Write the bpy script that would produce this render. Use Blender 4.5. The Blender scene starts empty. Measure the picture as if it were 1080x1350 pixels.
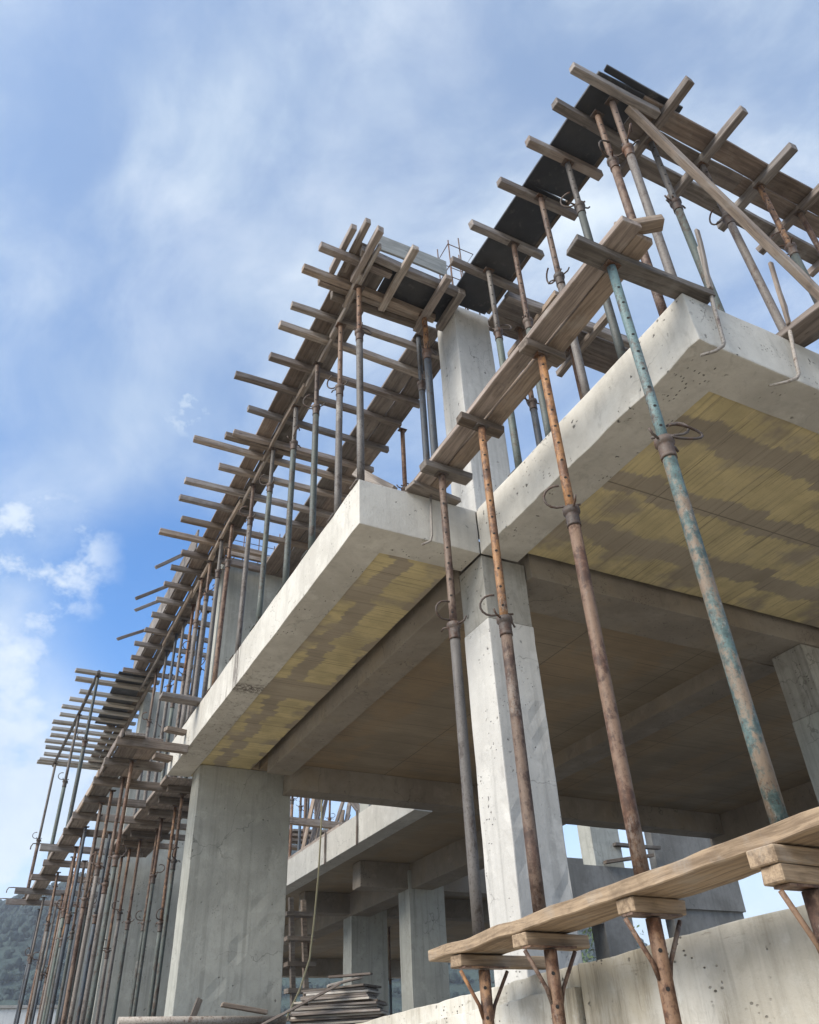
import bpy, bmesh, math, random
from mathutils import Vector, Matrix, noise as mnoise
C = bpy.context.scene
random.seed(11)
PI = math.pi

# ------------------------------------------------------------------ camera
cam_d = bpy.data.cameras.new('camera'); cam = bpy.data.objects.new('camera', cam_d)
C.collection.objects.link(cam); C.camera = cam
cam_d.sensor_fit = 'HORIZONTAL'; cam_d.sensor_width = 36; cam_d.lens = 1050/1080*36
cam_d.clip_start = 0.05; cam_d.clip_end = 3000
yaw, pit, roll = math.radians(28.336), math.radians(35.758), math.radians(-2.846)
f = Vector((math.sin(yaw)*math.cos(pit), math.cos(yaw)*math.cos(pit), math.sin(pit)))
r = Vector((math.cos(yaw), -math.sin(yaw), 0)); u = r.cross(f)
r2 = math.cos(roll)*r + math.sin(roll)*u; u2 = -math.sin(roll)*r + math.cos(roll)*u
cam.matrix_world = Matrix(((r2.x, u2.x, -f.x, 0), (r2.y, u2.y, -f.y, 0), (r2.z, u2.z, -f.z, 0), (0, 0, 0, 1)))

# ------------------------------------------------------------------ light
SUN_DIR = Vector((-0.78, -0.13, 0.60)).normalized()       # towards the sun: left of the building, thin cloud
sun_d = bpy.data.lights.new('sun', 'SUN'); sun_d.energy = 3.4; sun_d.angle = math.radians(38); sun_d.color = (1, .93, .82)
sun = bpy.data.objects.new('sun', sun_d); C.collection.objects.link(sun)
sun.rotation_euler = SUN_DIR.to_track_quat('Z', 'Y').to_euler(); sun.location = (-20, 5, 30)
C.view_settings.view_transform = 'Standard'; C.view_settings.look = 'None'
C.view_settings.gamma = 1; C.view_settings.use_curve_mapping = False
C.view_settings.exposure = 0.86


# ------------------------------------------------------------------ node helper
class NT:
    def __init__(s, tree): s.t = tree; s.n = tree.nodes; s.l = tree.links
    def node(s, typ, ins=None, **kw):
        nd = s.n.new(typ)
        for k, v in kw.items(): setattr(nd, k, v)
        for k, v in (ins or {}).items(): s.set(nd.inputs[k], v)
        return nd
    def set(s, sock, v):
        if isinstance(v, bpy.types.NodeSocket): s.l.new(v, sock)
        else: sock.default_value = v
    def math(s, op, a, b=0.0, clamp=False):
        nd = s.node('ShaderNodeMath', {0: a, 1: b}, operation=op, use_clamp=clamp); return nd.outputs[0]
    def vmul(s, v, sc):
        nd = s.node('ShaderNodeVectorMath', {0: v, 1: sc}, operation='MULTIPLY'); return nd.outputs[0]
    def vadd(s, v, sc):
        nd = s.node('ShaderNodeVectorMath', {0: v, 1: sc}, operation='ADD'); return nd.outputs[0]
    def noise(s, vec, scale, detail=4, rough=.55, dist=0):
        nd = s.node('ShaderNodeTexNoise', {'Vector': vec, 'Scale': scale, 'Detail': detail, 'Roughness': rough, 'Distortion': dist}); return nd.outputs[0]
    def step(s, x, lo, hi, a=0.0, b=1.0):
        nd = s.node('ShaderNodeMapRange', {'Value': x, 'From Min': lo, 'From Max': hi, 'To Min': a, 'To Max': b}, interpolation_type='SMOOTHSTEP'); return nd.outputs[0]
    def mix(s, fac, a, b, blend='MIX'):
        nd = s.node('ShaderNodeMix', data_type='RGBA', blend_type=blend)
        s.set(nd.inputs[0], fac); s.set(nd.inputs[6], a if isinstance(a, bpy.types.NodeSocket) else (*a, 1)); s.set(nd.inputs[7], b if isinstance(b, bpy.types.NodeSocket) else (*b, 1))
        return nd.outputs[2]
    def ramp(s, fac, stops):
        nd = s.node('ShaderNodeValToRGB', {0: fac}); e = nd.color_ramp.elements
        while len(e) < len(stops): e.new(.5)
        for el, (p, c) in zip(e, stops): el.position = p; el.color = (*c, 1)
        return nd.outputs[0]
    def sep(s, v): return s.node('ShaderNodeSeparateXYZ', {0: v}).outputs

MATS = {}
def material(name):
    m = bpy.data.materials.new(name); m.use_nodes = True
    m.node_tree.nodes.clear(); t = NT(m.node_tree)
    out = t.node('ShaderNodeOutputMaterial'); b = t.node('ShaderNodeBsdfPrincipled')
    t.l.new(b.outputs[0], out.inputs[0]); MATS[name] = m
    return t, b
def bump(t, b, h, strength, dist=.01):
    t.l.new(t.node('ShaderNodeBump', {'Height': h, 'Strength': strength, 'Distance': dist}).outputs[0], b.inputs['Normal'])

# ------------------------------------------------------------------ world: sky with thin cloud
w = bpy.data.worlds.new('World'); C.world = w; w.use_nodes = True
t = NT(w.node_tree); t.n.clear()
wo = t.node('ShaderNodeOutputWorld'); bg = t.node('ShaderNodeBackground', {'Strength': 0.12}); t.l.new(bg.outputs[0], wo.inputs[0])
sky = t.node('ShaderNodeTexSky', sky_type='NISHITA', sun_disc=False)
sky.sun_elevation = math.asin(SUN_DIR.z); sky.sun_rotation = math.atan2(SUN_DIR.x, SUN_DIR.y)
sky.altitude = 600; sky.air_density = 1.0; sky.dust_density = .6; sky.ozone_density = 2.2
d = t.node('ShaderNodeTexCoord').outputs['Generated']
dx, dy, dz = t.sep(d)
den = t.math('ADD', t.math('MAXIMUM', dz, 0.0), 0.22)
pl = t.node('ShaderNodeCombineXYZ', {0: t.math('DIVIDE', dx, den), 1: t.math('DIVIDE', dy, den), 2: 0.0}).outputs[0]
def spot(cx, cy, cz, lo, hi):          # 1 towards that part of the sky
    v = Vector((cx, cy, cz)).normalized()
    nd = t.node('ShaderNodeVectorMath', {0: d, 1: tuple(v)}, operation='DOT_PRODUCT')
    return t.step(nd.outputs['Value'], lo, hi)
warp = t.node('ShaderNodeTexNoise', {'Vector': pl, 'Scale': 1.1, 'Detail': 3}).outputs['Color']
plw = t.vadd(pl, t.vmul(t.vadd(warp, (-.5, -.5, -.5)), (.7, .7, .7)))
thin = t.noise(t.vmul(plw, (1.0, .8, 1)), 2.3, 8, .58)
veil = t.step(thin, .35, .66)
wisp = t.step(t.noise(t.vmul(plw, (2.0, 1.3, 1)), 2.6, 8, .58), .44, .70)
gap = spot(.135, .87, .47, .984, .9985)                        # deep blue break low on the left
near_gap = spot(.06, .80, .60, .955, .992)
massz = spot(-.05, .955, .29, .972, .9975)
puff = t.step(t.math('ADD', t.math('MULTIPLY', t.noise(t.vmul(d, (1, 1, 1.4)), 8.0, 7, .6), .75), t.math('MULTIPLY', massz, .45)), .60, .80)
p2z = spot(-.035, .865, .50, .9925, .9996)
puff2 = t.math('MULTIPLY', t.step(t.noise(t.vmul(d, (1, 1, 1.3)), 17.0, 7, .62), .42, .66), p2z)
p3z = spot(.095, .735, .67, .9988, .99985)
puff3 = t.math('MULTIPLY', t.step(t.noise(t.vmul(d, (1, 1.6, 1)), 30.0, 6, .6), .42, .66), p3z)
amt = t.math('ADD', t.math('MULTIPLY', veil, .46), t.math('MULTIPLY', wisp, .30))
amt = t.math('ADD', amt, t.math('MULTIPLY', t.step(dz, .40, .95), .16))
amt = t.math('ADD', amt, .14)
amt = t.math('MULTIPLY', amt, t.math('SUBTRACT', 1.0, t.math('MULTIPLY', gap, .95)))
amt = t.math('MULTIPLY', amt, t.math('SUBTRACT', 1.0, t.math('MULTIPLY', near_gap, .30)))
amt = t.math('MAXIMUM', amt, t.math('MULTIPLY', puff, .90))
amt = t.math('MAXIMUM', amt, t.math('MULTIPLY', puff2, .85))
amt = t.math('MAXIMUM', amt, t.math('MULTIPLY', puff3, .70))
amt = t.math('MINIMUM', amt, 1.0)
skc = t.mix(1.0, sky.outputs[0], (.80, 1.10, 1.30), 'MULTIPLY')
ccol = t.mix(t.step(t.noise(d, 5.0, 6, .6), .35, .70), (3.45, 4.0, 4.6), (4.5, 4.9, 5.25))
skc = t.mix(gap, skc, t.mix(1.0, skc, (.62, .86, 1.0), 'MULTIPLY'))
amt = t.math('MAXIMUM', amt, t.step(dz, .36, .10, 0.0, .88))      # white haze along the horizon
SKYMIX = t.mix(amt, skc, ccol)
t.l.new(SKYMIX, bg.inputs[0])


# ------------------------------------------------------------------ materials
def concrete(name, base, dark, streak=.5, pits=.5, warm=None, lift=.0, stains=False, grime=False):
    t, b = material(name)
    P = t.node('ShaderNodeNewGeometry').outputs['Position']
    big = t.noise(P, .9, 5, .6, .4); mid = t.noise(P, 5.5, 6, .65, .3); fine = t.noise(P, 55, 4, .7)
    st = t.noise(t.vmul(P, (16, 16, .55)), 1.0, 5, .6)
    c = t.mix(t.step(big, .38, .62), base, dark)
    c = t.mix(t.math('MULTIPLY', t.step(mid, .47, .66), .50), c, dark)
    c = t.mix(t.math('MULTIPLY', t.step(st, .46, .72), streak), c, tuple(x*.72 for x in dark))
    c = t.mix(t.math('MULTIPLY', t.step(mid, .50, .28), .35), c, tuple(min(x*1.18, .62) for x in base))
    if warm: c = t.mix(t.math('MULTIPLY', t.step(t.noise(P, 1.7, 4, .6), .5, .72), .5), c, warm)
    c = t.mix(t.math('MULTIPLY', t.step(fine, .52, .80), .30), c, tuple(x*.6 for x in dark))
    vo = t.node('ShaderNodeTexVoronoi', {'Vector': t.vadd(P, t.vmul(t.node('ShaderNodeTexNoise', {'Vector': P, 'Scale': 30.0}).outputs['Color'], (.06, .06, .06))), 'Scale': 20.0})
    gate = t.step(t.noise(P, 2.9, 3), .48, .58)
    cellr = t.step(t.sep(vo.outputs['Color'])[0], .74, .78)
    pit = t.math('MULTIPLY', t.math('MULTIPLY', t.step(vo.outputs['Distance'], .24, .12), cellr), gate)
    vo2 = t.node('ShaderNodeTexVoronoi', {'Vector': t.vmul(P, (1, .55, 1)), 'Scale': 62.0})
    pit2 = t.math('MULTIPLY', t.math('MULTIPLY', t.step(vo2.outputs['Distance'], .34, .20), t.step(t.sep(vo2.outputs['Color'])[1], .66, .72)), t.step(t.noise(P, 3.7, 5, .65), .52, .62))
    pit = t.math('MAXIMUM', pit, pit2)
    c = t.mix(t.math('MULTIPLY', pit, pits), c, tuple(x*.25 for x in dark))
    ck = t.node('ShaderNodeTexVoronoi', {'Vector': t.vadd(P, t.vmul(t.node('ShaderNodeTexNoise', {'Vector': P, 'Scale': 4.0, 'Detail': 5.0}).outputs['Color'], (.35, .35, .35))), 'Scale': 1.1}, feature='DISTANCE_TO_EDGE').outputs['Distance']
    ckm = t.math('MULTIPLY', t.step(ck, .006, .001), t.step(t.noise(P, 1.1, 3), .50, .60))
    c = t.mix(t.math('MULTIPLY', ckm, .55), c, tuple(x*.4 for x in dark))
    sm = t.math('MULTIPLY', t.step(t.noise(t.vmul(P, (5, 5, 2.2)), 1.6, 8, .72, .8), .54, .66), .38)
    c = t.mix(sm, c, tuple(x*.66 for x in dark))
    ef = t.math('MULTIPLY', t.step(t.noise(t.vadd(P, (4.0, 9.0, 2.0)), 3.4, 7, .7), .56, .70), .40)
    c = t.mix(ef, c, tuple(min(x*1.28, .66) for x in base))
    if grime:
        px, py, pz = t.sep(P)
        dr = t.step(t.noise(t.vmul(P, (14, 14, 1.6)), 1.0, 7, .75), .50, .64)
        c = t.mix(t.math('MULTIPLY', t.math('MULTIPLY', dr, t.step(t.noise(P, 2.2, 4, .6), .46, .64)), .55), c, (.17, .145, .105))
        sc = t.step(t.noise(t.vmul(P, (3, 3, 26)), 1.3, 6, .75), .56, .66)
        c = t.mix(t.math('MULTIPLY', t.math('MULTIPLY', sc, t.step(t.noise(P, 3.1, 3), .50, .62)), .6), c, (.17, .14, .10))
    if stains:
        px, py, pz = t.sep(P)
        s1 = t.step(t.noise(t.vmul(P, (20, 20, 1.2)), 1.0, 6, .75), .52, .66)
        reg = t.math('MULTIPLY', t.step(py, 5.9, 6.5), t.step(py, 9.0, 8.4))
        c = t.mix(t.math('MULTIPLY', t.math('MULTIPLY', s1, reg), .55), c, (.13, .11, .09))
        drip = t.math('MULTIPLY', t.step(t.math('ABSOLUTE', t.math('SUBTRACT', py, 6.72)), .16, .03), t.step(t.noise(t.vmul(P, (30, 30, 2)), 1.0, 5, .8), .42, .56))
        c = t.mix(t.math('MULTIPLY', drip, .8), c, (.05, .035, .03))
    t.set(b.inputs['Base Color'], c); b.inputs['Roughness'].default_value = .9
    b.inputs['Specular IOR Level'].default_value = .25
    h = t.math('SUBTRACT', t.math('ADD', t.math('MULTIPLY', mid, .25), t.math('MULTIPLY', fine, .5)), t.math('MULTIPLY', pit, .9))
    bump(t, b, h, .75, .006)

concrete('concrete_fascia', (.53, .51, .465), (.43, .41, .37), streak=.25, pits=.95, stains=True)
concrete('concrete_front', (.40, .385, .36), (.32, .305, .28), streak=.15, pits=.7)
concrete('concrete_column', (.515, .505, .48), (.43, .42, .40), streak=.75, pits=.8)
concrete('concrete_shear', (.37, .37, .335), (.30, .30, .27), streak=.6, pits=.8)
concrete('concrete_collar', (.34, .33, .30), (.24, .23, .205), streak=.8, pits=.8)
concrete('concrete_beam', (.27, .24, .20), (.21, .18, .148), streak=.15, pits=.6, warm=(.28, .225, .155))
concrete('concrete_wall', (.57, .545, .49), (.42, .39, .33), streak=.85, pits=1.0, warm=(.33, .265, .155), grime=True)
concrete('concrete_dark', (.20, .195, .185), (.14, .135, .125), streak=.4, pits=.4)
concrete('white_render', (.72, .72, .70), (.60, .60, .58), streak=.4, pits=.1)

def soffit(name, axis, p0, period, yellow, grey, amount, gapspec=None, boardw=.10):
    """formwork imprint left in a slab underside: board lines, film patches along one axis"""
    t, b = material(name)
    P = t.node('ShaderNodeNewGeometry').outputs['Position']
    px, py, pz = t.sep(P)
    a, o = (px, py) if axis == 'X' else (py, px)               # a = along the band, o = across
    jag = t.noise(t.vmul(P, (9, 2.2, 1) if axis == 'X' else (2.2, 9, 1)), 1.0, 5, .7)
    jag2 = t.noise(P, 1.6, 4, .6)
    teeth = t.node('ShaderNodeTexWhiteNoise', {'W': t.math('FLOOR', t.math('DIVIDE', a, .128 if axis == 'Y' else .128))}, noise_dimensions='1D').outputs['Value']
    oo = t.math('ADD', t.math('ADD', o, t.math('MULTIPLY', t.math('SUBTRACT', jag, .5), .12)), t.math('MULTIPLY', t.math('SUBTRACT', teeth, .5), .10))
    ph = t.math('DIVIDE', t.math('SUBTRACT', oo, p0), period)
    tri = t.math('ABSOLUTE', t.math('SUBTRACT', t.math('FRACT', ph), .5))
    st2 = t.noise(t.vmul(P, (1.4, 30, 1) if axis == 'Y' else (30, 1.4, 1)), 1.0, 5, .7)
    m = t.step(t.math('ADD', tri, t.math('MULTIPLY', t.math('SUBTRACT', st2, .5), .20)), .15, .205)
    m = t.math('MULTIPLY', m, t.step(jag2, .36, .50))
    if gapspec: m = t.math('MULTIPLY', m, t.step(t.math('ABSOLUTE', t.math('SUBTRACT', a, gapspec[0])), gapspec[1], gapspec[1]+.06))
    lines_v = (1.2, 46, 1) if axis == 'Y' else (46, 1.2, 1)
    ln = t.noise(t.vmul(P, lines_v), 1.0, 5, .65)
    big = t.noise(P, 1.1, 5, .6)
    c = t.mix(t.step(big, .35, .65), grey, tuple(x*.74 for x in grey))
    yc = t.mix(t.step(t.noise(P, 4.0, 5, .6), .4, .65), yellow, tuple(x*.80 for x in yellow))
    c = t.mix(t.math('MULTIPLY', m, amount), c, yc)
    c = t.mix(t.math('MULTIPLY', t.step(ln, .48, .70), .55), c, tuple(x*.52 for x in grey))
    bo = t.math('FRACT', t.math('DIVIDE', py if axis == 'Y' else px, boardw*5.2))
    bl = t.step(t.math('ABSOLUTE', t.math('SUBTRACT', bo, .5)), .010, .002)
    bl2 = t.step(t.math('ABSOLUTE', t.math('SUBTRACT', t.math('FRACT', t.math('DIVIDE', px if axis == 'Y' else py, 1.22)), .37)), .006, .001)
    bl = t.math('MAXIMUM', t.math('MULTIPLY', bl, t.step(jag2, .40, .55)), bl2)
    c = t.mix(t.math('MULTIPLY', bl, .8), c, tuple(x*.3 for x in grey))
    idx = t.math('FLOOR', t.math('DIVIDE', py if axis == 'Y' else px, .128))
    wn = t.node('ShaderNodeTexWhiteNoise', {'W': idx}, noise_dimensions='1D').outputs['Value']
    c = t.mix(t.math('MULTIPLY', wn, .30), c, tuple(x*.55 for x in grey))
    edge = t.step(t.math('ABSOLUTE', t.math('SUBTRACT', t.math('FRACT', t.math('DIVIDE', py if axis == 'Y' else px, .128)), .5)), .470, .492)
    c = t.mix(t.math('MULTIPLY', t.math('MULTIPLY', edge, t.step(t.noise(P, 3.0, 4), .42, .62)), .6), c, tuple(x*.35 for x in grey))
    fine = t.noise(P, 60, 3, .7)
    c = t.mix(t.math('MULTIPLY', t.step(fine, .55, .8), .35), c, tuple(x*.45 for x in grey))
    t.set(b.inputs['Base Color'], c); b.inputs['Roughness'].default_value = .8; b.inputs['Specular IOR Level'].default_value = .25
    bump(t, b, t.math('ADD', t.math('MULTIPLY', ln, .5), t.math('SUBTRACT', t.math('MULTIPLY', fine, .2), t.math('MULTIPLY', bl, .6))), .5, .006)
soffit('soffit_left', 'Y', 2.40, .44, (.66, .555, .29), (.40, .345, .265), .8, (6.62, .17))
soffit('soffit_right', 'X', 2.02, .55, (.68, .57, .30), (.40, .345, .265), .82, None)
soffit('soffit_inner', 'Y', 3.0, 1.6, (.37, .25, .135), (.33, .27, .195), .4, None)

def wood(name, light, dark, stain=.4, gloss=.8):
    t, b = material(name)
    O = t.node('ShaderNodeTexCoord').outputs['Object']
    rnd = t.node('ShaderNodeObjectInfo').outputs['Random']
    off = t.node('ShaderNodeCombineXYZ', {0: t.math('MULTIPLY', rnd, 37.0), 1: t.math('MULTIPLY', rnd, 11.0), 2: rnd}).outputs[0]
    V = t.vadd(O, off)
    wv = t.vadd(V, t.vmul(t.node('ShaderNodeTexNoise', {'Vector': V, 'Scale': 2.5}).outputs['Color'], (.0, .05, .05)))
    g = t.noise(t.vmul(wv, (1.6, 42, 42)), 1.0, 6, .65)
    g2 = t.noise(t.vmul(wv, (6, 160, 160)), 1.0, 3, .6)
    c = t.mix(t.step(g, .36, .66), light, dark)
    c = t.mix(t.math('MULTIPLY', t.step(g2, .5, .72), .4 if name != 'film_ply' else .08), c, tuple(x*.45 for x in dark))
    blot = t.noise(V, 5.0, 5, .65)
    c = t.mix(t.math('MULTIPLY', t.step(blot, .5, .7), stain), c, (.36, .34, .31))
    c = t.mix(t.math('MULTIPLY', t.step(blot, .46, .3), .45), c, tuple(x*.55 for x in dark))
    kn = t.node('ShaderNodeTexVoronoi', {'Vector': t.vmul(V, (1.0, 3.5, 3.5)), 'Scale': 3.0}).outputs['Distance']
    c = t.mix(t.math('MULTIPLY', t.step(kn, .09, .03), .7), c, tuple(x*.35 for x in dark))
    hs = t.node('ShaderNodeHueSaturation', {'Hue': .5, 'Saturation': t.math('ADD', .55, t.math('MULTIPLY', rnd, .5)) if name != 'plank_worn' else 1.0, 'Value': t.math('ADD', .68, t.math('MULTIPLY', t.math('FRACT', t.math('MULTIPLY', rnd, 7.3)), .6)) if name != 'plank_worn' else .95, 'Color': c}).outputs[0]
    t.set(b.inputs['Base Color'], hs); b.inputs['Roughness'].default_value = gloss; b.inputs['Specular IOR Level'].default_value = .25
    bump(t, b, t.math('ADD', g, t.math('MULTIPLY', g2, .5)), .6 if 'ply' not in name else .12, .004)
wood('timber_grey', (.275, .228, .20), (.15, .122, .106), .40)
wood('timber_pale', (.42, .38, .33), (.28, .245, .205), .40)
wood('timber_tan', (.335, .262, .205), (.185, .14, .108), .36)
wood('timber_dark', (.20, .16, .13), (.11, .087, .07), .34)
wood('ply_brown', (.22, .17, .138), (.13, .10, .083), .25)
wood('plank_worn', (.37, .275, .185), (.19, .135, .09), .34)
t, b = material('film_ply')
P = t.node('ShaderNodeNewGeometry').outputs['Position']
c = t.mix(t.step(t.noise(P, 2.2, 6, .65), .38, .68), (.022, .024, .030), (.050, .050, .052))
c = t.mix(t.math('MULTIPLY', t.step(t.noise(P, 13.0, 6, .7), .56, .70), .5), c, (.14, .13, .12))
t.set(b.inputs['Base Color'], c); t.set(b.inputs['Roughness'], t.step(t.noise(P, 5.0, 4), .3, .7, .35, .65)); bump(t, b, t.noise(P, 30, 4, .6), .15, .003)
wood('grey_ply', (.27, .28, .265), (.20, .205, .195), .3)

def steel(name, paint, rust, amt, speck=.5):
    t, b = material(name)
    O = t.node('ShaderNodeTexCoord').outputs['Object']
    rnd = t.node('ShaderNodeObjectInfo').outputs['Random']
    V = t.vadd(O, t.node('ShaderNodeCombineXYZ', {0: t.math('MULTIPLY', rnd, 9.0), 1: rnd, 2: t.math('MULTIPLY', rnd, 23.0)}).outputs[0])
    n1 = t.noise(t.vmul(V, (5.5, 5.5, 2.2)), 2.0, 8, .72); n2 = t.noise(V, 24, 5, .7); n3 = t.noise(t.vmul(V, (1, 1, .5)), 85, 4, .75)
    m = t.step(t.math('ADD', t.math('MULTIPLY', n1, .65), t.math('MULTIPLY', n2, .35)), .62-.3*amt, .72-.3*amt)
    rc = t.mix(t.step(n2, .35, .65), rust, tuple(x*.45 for x in rust))
    pc = t.mix(t.step(n3, .45, .75), paint, tuple(x*.62 for x in paint))
    c = t.mix(m, pc, rc)
    cem = t.step(t.math('ADD', t.math('MULTIPLY', n3, .45), t.math('MULTIPLY', t.noise(V, 3.1, 3), .55)), .56, .64)
    c = t.mix(t.math('MULTIPLY', cem, speck), c, (.35, .32, .285))
    sp = t.step(t.noise(V, 95, 4, .75), .53, .64)
    c = t.mix(t.math('MULTIPLY', sp, t.math('MULTIPLY', t.step(n1, .34, .54), .85)), c, (.055, .032, .022))
    hs = t.node('ShaderNodeHueSaturation', {'Saturation': t.math('ADD', .75, t.math('MULTIPLY', rnd, .4)), 'Value': t.math('ADD', .75, t.math('MULTIPLY', rnd, .5)), 'Color': c}).outputs[0]
    t.set(b.inputs['Base Color'], hs); b.inputs['Roughness'].default_value = .62
    b.inputs['Metallic'].default_value = .0; b.inputs['Specular IOR Level'].default_value = .4
    bump(t, b, t.math('ADD', n2, t.math('MULTIPLY', n3, .6)), .45, .002)
steel('tube_rust', (.165, .105, .07), (.115, .058, .036), .55, .30)
steel('tube_orange', (.265, .145, .072), (.16, .085, .052), .62, .45)
steel('tube_grey', (.145, .128, .115), (.12, .085, .066), .4, .5)
steel('tube_teal', (.115, .185, .19), (.15, .125, .105), .40, .25)
steel('tube_patina', (.15, .115, .085), (.08, .125, .122), .60, .5)
steel('tube_green', (.085, .100, .090), (.105, .078, .06), .42, .38)
steel('tube_blue', (.062, .076, .095), (.08, .06, .05), .4, .3)
steel('iron', (.085, .065, .055), (.12, .06, .035), .5, .25)
steel('rebar_rust', (.10, .065, .05), (.14, .07, .045), .6, .15)
steel('clamp_pale', (.30, .27, .24), (.20, .13, .10), .3, .7)
t, b = material('hole_dark'); b.inputs['Base Color'].default_value = (.012, .01, .009, 1); b.inputs['Roughness'].default_value = .9
t, b = material('hose_yellow'); b.inputs['Base Color'].default_value = (.40, .36, .22, 1); b.inputs['Roughness'].default_value = .6
t, b = material('dirt')
P = t.node('ShaderNodeNewGeometry').outputs['Position']
t.set(b.inputs['Base Color'], t.mix(t.step(t.noise(P, 1.2, 6, .65), .35, .65), (.43, .375, .295), (.33, .285, .22))); b.inputs['Roughness'].default_value = 1
bump(t, b, t.noise(P, 14, 6, .7), .7, .03)
t, b = material('forest')
P = t.node('ShaderNodeNewGeometry').outputs['Position']
t.set(b.inputs['Base Color'], t.mix(t.step(t.noise(P, .09, 6, .7), .38, .62), (.036, .062, .048), (.022, .042, .036))); b.inputs['Roughness'].default_value = 1
bump(t, b, t.noise(P, .5, 5, .7), 1.0, 1.5)
t, b = material('forest_crown')
rnd = t.node('ShaderNodeNewGeometry').outputs['Random Per Island']
P = t.node('ShaderNodeNewGeometry').outputs['Position']
t.set(b.inputs['Base Color'], t.mix(t.step(t.noise(P, .9, 4, .7), .35, .65), t.mix(rnd, (.022, .042, .038), (.042, .064, .050)), (.016, .032, .030))); b.inputs['Roughness'].default_value = 1
bump(t, b, t.noise(P, 1.6, 4, .7), 1.0, .8)
t, b = material('leaf')
rnd = t.node('ShaderNodeNewGeometry').outputs['Random Per Island']
t.set(b.inputs['Base Color'], t.mix(rnd, (.05, .085, .03), (.085, .12, .045))); b.inputs['Roughness'].default_value = .7
t, b = material('bark'); b.inputs['Base Color'].default_value = (.12, .09, .065, 1); b.inputs['Roughness'].default_value = .95


# ------------------------------------------------------------------ mesh helpers
def link(name, bm, mats, parent=None, loc=(0, 0, 0), smooth=False):
    me = bpy.data.meshes.new(name); bm.normal_update(); bm.to_mesh(me); bm.free()
    for m in (mats if isinstance(mats, (list, tuple)) else [mats]): me.materials.append(MATS[m])
    if smooth:
        for p in me.polygons: p.use_smooth = True
    o = bpy.data.objects.new(name, me); C.collection.objects.link(o)
    o.location = loc
    if parent: o.parent = parent
    return o
def tag(o, label, cat, group=None):
    o['label'] = label; o['category'] = cat
    if group: o['group'] = group
    return o
def empty(name, loc, label, cat, group=None):
    o = bpy.data.objects.new(name, None); C.collection.objects.link(o); o.location = loc; o.empty_display_size = .1
    return tag(o, label, cat, group)
def ring(bm, c, ax1, ax2, r, n): return [bm.verts.new(c + ax1*(r*math.cos(2*PI*i/n)) + ax2*(r*math.sin(2*PI*i/n))) for i in range(n)]
def sweep(bm, pts, r, n=10, mat=0, caps=True):
    """round bar through the points; r may be a list of radii"""
    pts = [Vector(p) for p in pts]; rs = r if isinstance(r, (list, tuple)) else [r]*len(pts)
    prev = None; ref = None; fs = []
    for i, p in enumerate(pts):
        d = (pts[min(i+1, len(pts)-1)] - pts[max(i-1, 0)]).normalized()
        if ref is None: ref = Vector((1, 0, 0)) if abs(d.x) < .8 else Vector((0, 1, 0))
        a1 = (ref - d*ref.dot(d)).normalized(); a2 = d.cross(a1); ref = a1
        rg = ring(bm, p, a1, a2, rs[i], n)
        if prev:
            for k in range(n):
                fc = bm.faces.new((prev[k], prev[(k+1) % n], rg[(k+1) % n], rg[k])); fc.material_index = mat; fc.smooth = True
        elif caps:
            fc = bm.faces.new(rg[::-1]); fc.material_index = mat
        prev = rg
    if caps: fc = bm.faces.new(prev); fc.material_index = mat
def box(bm, x0, x1, y0, y1, z0, z1):
    v = [bm.verts.new((x, y, z)) for x in (x0, x1) for y in (y0, y1) for z in (z0, z1)]
    for q in ((0, 1, 3, 2), (4, 6, 7, 5), (0, 4, 5, 1), (2, 3, 7, 6), (0, 2, 6, 4), (1, 5, 7, 3)): bm.faces.new([v[i] for i in q])
def cut(bm, axis, lo, hi, stepv):
    n = int((hi-lo)/stepv)
    for i in range(1, n+1):
        x = lo + (hi-lo)*i/(n+1); co = Vector((0, 0, 0)); co[axis] = x; no = Vector((0, 0, 0)); no[axis] = 1
        bmesh.ops.bisect_plane(bm, geom=bm.verts[:]+bm.edges[:]+bm.faces[:], plane_co=co, plane_no=no)
def cbox(name, mat, parent, x0, x1, y0, y1, z0, z1, bev=.005, jit=.004, stepv=.22, wavy=None, label=None):
    """cast concrete block: eased arris, slightly uneven faces"""
    bm = bmesh.new(); box(bm, x0, x1, y0, y1, z0, z1)
    bmesh.ops.bevel(bm, geom=bm.edges[:], offset=bev, segments=2, affect='EDGES', profile=.6)
    for ax, lo, hi in ((0, x0, x1), (1, y0, y1), (2, z0, z1)):
        if hi-lo > stepv*1.5: cut(bm, ax, lo, hi, max(stepv, (hi-lo)/60))
    for v in bm.verts:
        q = v.co*3.1; n = mnoise.noise_vector(q)*jit + mnoise.noise_vector(v.co*13)*(jit*.45)
        v.co += n
        if hash((round(v.co.x*700), round(v.co.y*700), round(v.co.z*700))) % 23 == 0: v.co += (Vector(((x0+x1)/2, (y0+y1)/2, v.co.z))-v.co).normalized()*.010
        if wavy: wavy(v)
    o = link(name, bm, mat, parent, -parent.location if parent else (0, 0, 0))
    if label: o['label'] = label
    return o
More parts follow.
